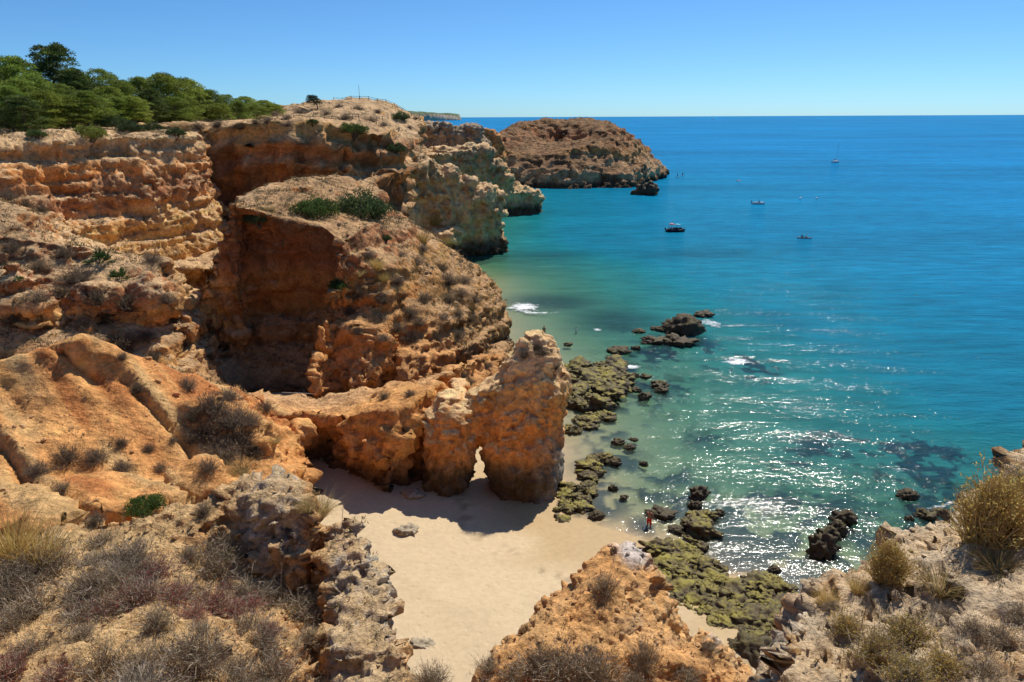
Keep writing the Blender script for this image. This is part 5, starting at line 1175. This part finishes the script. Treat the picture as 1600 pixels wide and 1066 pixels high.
SIT = dict(arm=((.06, -.06, -.26), (-.02, -.22, -.06)), arm_l=((.06, -.06, -.26), (-.02, -.22, -.08)), leg=((.03, -.41, .0), (0, -.06, -.36)), leg_l=((.03, -.41, .0), (0, -.06, -.36)), lean=.05, sit=True)
PM = {k: person_meshes(q) for k, q in (('stand', STAND), ('wade', WADE), ('sit', SIT))}
CL = {n: plain('cloth_' + n, c, .85, .12, 20) for n, c in dict(red=(.75, .03, .015), navy=(.02, .03, .09), black=(.015, .015, .018), white=(.75, .75, .72), blue=(.03, .15, .45), grey=(.25, .25, .26), pink=(.75, .2, .22)).items()}
SHARED = {}
def person(loc, rz, pose, cloth, label, hair=HAIR, group=None, top=None, detail=False):
    body, hr, sh, hd = PM[pose]; root = empty('person', loc, rz)
    def link_copy(n, m, mat):
        key = (m.name, mat.name)
        if key not in SHARED: SHARED[key] = m.copy(); SHARED[key].materials.clear(); SHARED[key].materials.append(mat)
        o = bpy.data.objects.new(n, SHARED[key]); COL.objects.link(o); o.parent = root; return o
    link_copy('body', body, SKIN if top is None else SKIN); link_copy('hair', hr, hair); link_copy('shorts', sh, CL[cloth])
    if top:
        p, nn = coords(body), normals(body); z0 = .98 if pose != 'sit' else .2; z1 = 1.46 if pose != 'sit' else .66
        mk = (p[:, 2] > z0) & (p[:, 2] < z1) & (np.abs(p[:, 0]) < .26)
        fs = [tuple(q.vertices) for q in body.polygons if all(mk[i] for i in q.vertices)]; used = sorted({i for q in fs for i in q}); mp = {k: i for i, k in enumerate(used)}
        m2 = bpy.data.meshes.new('shirt'); m2.from_pydata((p[used] + nn[used] * .014).tolist(), [], [tuple(mp[i] for i in q) for q in fs]); link('shirt', m2, CL[top], root)
    for s in (-1, 1):
        v, f = blob(hd + np.array([s * .034, -.083, .0]), (.014,) * 3, 1, 2, 0); link('eye', mesh_np('eye', v, np.array(f), True), EYE, root)
        v, f = blob(hd + np.array([s * .093, .01, -.005]), (.012, .022, .034), 2, 2, .05); link('ear', mesh_np('ear', v, np.array(f), True), SKIN, root)
    return tag(root, label, 'person', group)
def water_at(px, py): return at_z(px, py, 0)
q = water_at(1014, 822); person((q[0], q[1], -.33), math.radians(160), 'wade', 'red', 'person in red swim shorts wading knee-deep near the large reef', GREYHAIR)
q = water_at(850, 517); person((q[0], q[1], -.95), math.radians(150), 'stand', 'navy', 'bare-backed bather standing waist-deep off the headland')
q = water_at(900, 515); person((q[0], q[1], -1.38), math.radians(60), 'stand', 'black', 'swimmer with only head and shoulders above the pale green water', top='white')
for px, py, lb, cl in [(1058.5, 277, 'person standing on a paddle board nearer the island tip', 'black'), (1066.5, 275, 'person standing on a paddle board farther from the island tip', 'navy')]:
    q = water_at(px, py); person((q[0], q[1], .12), .4, 'stand', cl, lb, top='black')
    v, f = blob((0, 0, 0), (.4, 1.6, .07), 4, 3, .0); o = link('paddle_board', mesh_np('paddle_board', v, np.array(f), True), plain('board_' + cl, (.05, .07, .10), .4)); o.location = (q[0], q[1], .06); o.rotation_euler = (0, 0, 1.2)
    tag(o, 'dark paddle board under the ' + lb.split(' paddle board ')[0].replace('person standing on a', 'rider').strip() + ' ' + lb.split(' paddle board ')[1], 'paddle board')
q = water_at(1151, 283); person((q[0], q[1], -1.3), 1.0, 'stand', 'pink', 'swimmer beside a pink float far out in the bay')
bm = bmesh.new(); bmesh.ops.create_icosphere(bm, subdivisions=3, radius=1); v = np.array([a.co[:] for a in bm.verts]); f = [tuple(i.index for i in a.verts) for a in bm.faces]; bm.free()
ang = np.arctan2(v[:, 1], v[:, 0]); o = link('swim_float', mesh_np('swim_float', *(lambda R, r, n, k: (np.array([((R + r * math.cos(b)) * math.cos(a), (R + r * math.cos(b)) * math.sin(a), r * math.sin(b)) for a in np.linspace(0, 6.2832, n, endpoint=False) for b in np.linspace(0, 6.2832, k, endpoint=False)]), np.array([(i * k + j, ((i + 1) % n) * k + j, ((i + 1) % n) * k + (j + 1) % k, i * k + (j + 1) % k) for i in range(n) for j in range(k)])))(.62, .2, 24, 10), True), plain('pink_vinyl', (.8, .25, .28), .35)); o.location = (q[0] + 1.1, q[1] + .3, .1)
tag(o, 'pink ring float beside a swimmer far out in the bay', 'float')

# ------------------------------------------------------------------ boats
WHITE = plain('white_gelcoat', (.80, .80, .78), .3, .05, 3, .5); BLACKR = plain('black_rubber', (.025, .027, .035), .6, .2, 4); DECK = plain('grey_deck', (.45, .45, .44), .7, .1, 5); GLASS = plain('tinted_screen', (.05, .07, .09), .1, 0, 1, .6); METAL = plain('steel_tube', (.5, .5, .52), .35, 0, 1, .5, 1.0)
def hull_mesh(L, B, H, draft, n=22):
    v, f = [], []; prof = [(-1, 1), (-.92, .55), (-.7, .05), (-.35, -.6), (0, -1), (.35, -.6), (.7, .05), (.92, .55), (1, 1)]
    for i in range(n):
        t = i / (n - 1); w = B / 2 * (1 - max(0, (t - .45) / .55) ** 2.2) * (.86 + .14 * min(1, t * 4)); sheer = H * (1 + .35 * max(0, t - .4)); k = draft * (1 - max(0, (t - .7) / .3) ** 2 * .9)
        for a, b in prof: v.append((-L / 2 + L * t, max(w, .02) * a, sheer * b if b > 0 else k * b))
    m = len(prof)
    for i in range(n - 1):
        for j in range(m - 1): f.append((i * m + j, (i + 1) * m + j, (i + 1) * m + j + 1, i * m + j + 1))
    f2 = [(i * m, i * m + m - 1, (i + 1) * m + m - 1, (i + 1) * m) for i in range(n - 1)]
    v = np.array(v); ins = v.copy(); ins[:, 1] *= .86; ins[:, 2] = H * .45
    allv = np.concatenate([v, ins]); N = len(v); F4 = [q for q in f] + [tuple(N + i for i in q) for q in f2]
    for i in range(n - 1): F4 += [(i * m, N + i * m, N + (i + 1) * m, (i + 1) * m), (i * m + m - 1, (i + 1) * m + m - 1, N + (i + 1) * m + m - 1, N + i * m + m - 1)]
    F4 += [(j, j + 1, m - 2 - j, m - 1 - j) for j in range(m // 2)]
    return mesh_np('hull', allv, np.array(F4), False)
def box_part(name, c, s, mat, parent, bev=.03):
    bm = bmesh.new(); bmesh.ops.create_cube(bm, size=1); bmesh.ops.scale(bm, vec=s, verts=bm.verts); bmesh.ops.bevel(bm, geom=bm.edges[:], offset=min(bev, min(s) * .3), segments=2, affect='EDGES'); bmesh.ops.translate(bm, vec=c, verts=bm.verts)
    me = bpy.data.meshes.new(name); bm.to_mesh(me); bm.free(); return link(name, me, mat, parent)
def pole(name, a, b, r, mat, parent): return link(name, mesh_np(name, *tube([a, (np.array(a) + b) / 2, b], [r] * 3, 8), True), mat, parent)
def outboard(x, z, parent):
    o = box_part('outboard_motor', (x - .2, 0, z + .45), (.36, .3, .5), BLACKR, parent, .08); pole('motor_leg', (x - .2, 0, z + .2), (x - .22, 0, z - .5), .07, BLACKR, o)
# inflatable tour boat with parasols and passengers
q = water_at(1055, 362); root = empty('inflatable_boat', (q[0], q[1], 0), math.radians(-6))
link('hull', hull_mesh(5.0, 1.7, .4, .3), BLACKR, root)
pts = [(-2.5, .9, .42), (-1, .98, .42), (1, .95, .45), (1.9, .62, .52), (2.55, 0, .62), (1.9, -.62, .52), (1, -.95, .45), (-1, -.98, .42), (-2.5, -.9, .42)]
link('tube_collar', mesh_np('tube_collar', *tube(pts, [.16, .24, .24, .23, .2, .23, .24, .24, .16], 12), True), BLACKR, root); box_part('deck', (-.1, 0, .25), (4.2, 1.4, .06), DECK, root); box_part('console', (-.9, 0, .65), (.5, .6, .8), WHITE, root); outboard(-2.5, .35, root)
tag(root, 'black inflatable boat with passengers under two parasols', 'boat')
def parasol(loc, mat, label):
    r = empty('parasol', loc); pole('pole', (0, 0, 0), (0, 0, 1.75), .025, METAL, r)
    k = 12; v = [(0, 0, 1.95)] + [(.85 * math.cos(a) * s, .85 * math.sin(a) * s, z) for s, z in ((.5, 1.86), (1, 1.62)) for a in np.linspace(0, 6.2832, k, endpoint=False)]
    f3 = [(0, 1 + j, 1 + (j + 1) % k) for j in range(k)]; f4 = [(1 + j, 1 + k + j, 1 + k + (j + 1) % k, 1 + (j + 1) % k) for j in range(k)]
    o = link('canopy', mesh_np('canopy', np.array(v), [np.array(f3), np.array(f4)], True), mat, r); o.modifiers.new('t', 'SOLIDIFY').thickness = .02
    return tag(r, label, 'parasol')
parasol((q[0] - 1.0, q[1] + .2, .3), plain('canopy_pink', (.75, .25, .22), .8), 'pink and white parasol standing up in the inflatable boat'); parasol((q[0] + .55, q[1] + .2, .15), plain('canopy_blue', (.25, .62, .75), .8), 'pale blue parasol standing up in the inflatable boat')
for k, (dx, dy, cl, tp) in enumerate([(-1.6, .3, 'navy', 'white'), (-1.2, -.45, 'black', 'grey'), (-.4, .35, 'black', 'black'), (0, -.4, 'navy', 'navy'), (.5, .35, 'black', 'black'), (.9, -.35, 'black', 'navy'), (1.5, .1, 'navy', 'black')]):
    person((q[0] + dx, q[1] + dy, .42), (0 if dy > 0 else math.pi), 'sit', cl, ('passenger in a white top' if tp == 'white' else 'passenger in a grey top' if tp == 'grey' else 'passenger in dark clothes') + ' sitting in the inflatable boat', group=None if tp in ('white', 'grey') else 'dark-clothed passengers', top=tp)
# white motor boat
q = water_at(1185, 319); root = empty('motor_boat', (q[0], q[1], 0), math.radians(-12)); link('hull', hull_mesh(4.4, 1.8, .62, .35), WHITE, root); box_part('foredeck', (1.15, 0, .66), (1.3, 1.15, .1), WHITE, root); box_part('windscreen', (.45, 0, .95), (.06, 1.2, .4), GLASS, root); box_part('bench', (-.9, 0, .55), (.5, 1.2, .3), DECK, root); outboard(-2.2, .45, root)
tag(root, 'small white motor boat at anchor in the bay', 'boat'); person((q[0] + .1, q[1], .6), math.radians(90), 'sit', 'navy', 'person sitting in the small white motor boat', top='grey')
# double kayak
q = water_at(1257, 373); root = empty('kayak', (q[0], q[1], 0), math.radians(-15)); link('hull', hull_mesh(3.6, .85, .3, .15), plain('pale_kayak', (.62, .66, .66), .4), root); box_part('seat', (-.7, 0, .3), (.4, .5, .12), BLACKR, root); box_part('seat', (.3, 0, .3), (.4, .5, .12), BLACKR, root)
tag(root, 'pale double kayak with two people far from shore', 'kayak')
for dx, tp, lb in ((-.72, 'black', 'person in a black top seated in the stern of the kayak'), (.28, 'white', 'person in a white top seated forward in the kayak')): person((q[0] + dx, q[1] - dx * .2, .3), math.radians(75), 'sit', 'black', lb, top=tp)
# sailing yacht
def yacht(px, py, L, label):
    q = water_at(px, py); r = empty('sailing_yacht', (q[0], q[1], 0), math.radians(35)); link('hull', hull_mesh(L, L * .3, L * .11, L * .05), WHITE, r); box_part('cabin', (L * .05, 0, L * .13), (L * .35, L * .18, L * .07), WHITE, r, .1)
    pole('mast', (L * .08, 0, 0), (L * .08, 0, L * 1.45), L * .010, METAL, r); pole('boom', (L * .08, 0, L * .24), (-L * .38, 0, L * .24), L * .009, METAL, r); pole('furled_sail', (L * .06, 0, L * .265), (-L * .36, 0, L * .265), L * .018, CL['navy'], r)
    pole('stay', (L * .5, 0, L * .14), (L * .08, 0, L * 1.42), L * .003, METAL, r); pole('stay', (-L * .48, 0, L * .11), (L * .08, 0, L * 1.42), L * .003, METAL, r); return tag(r, label, 'yacht')
yacht(1306, 254, 8.2, 'white sailing yacht with bare mast anchored offshore'); yacht(1114, 187.4, 26, 'tiny white sail boat near the horizon')
for px in (1250.5, 1276):
    q = water_at(px, 310.5); r = empty('buoy', (q[0], q[1], 0)); v, f = blob((0, 0, .12), (.42, .42, .36), 3, 3, 0); link('float', mesh_np('float', v, np.array(f), True), WHITE, r); pole('eye', (0, 0, .4), (0, 0, .62), .05, METAL, r)
    tag(r, 'round white buoy floating in the greenish streak of the bay', 'buoy', 'white buoys')

# drop orphan prototype meshes
for m_ in list(bpy.data.meshes):
    if m_.users == 0: bpy.data.meshes.remove(m_)
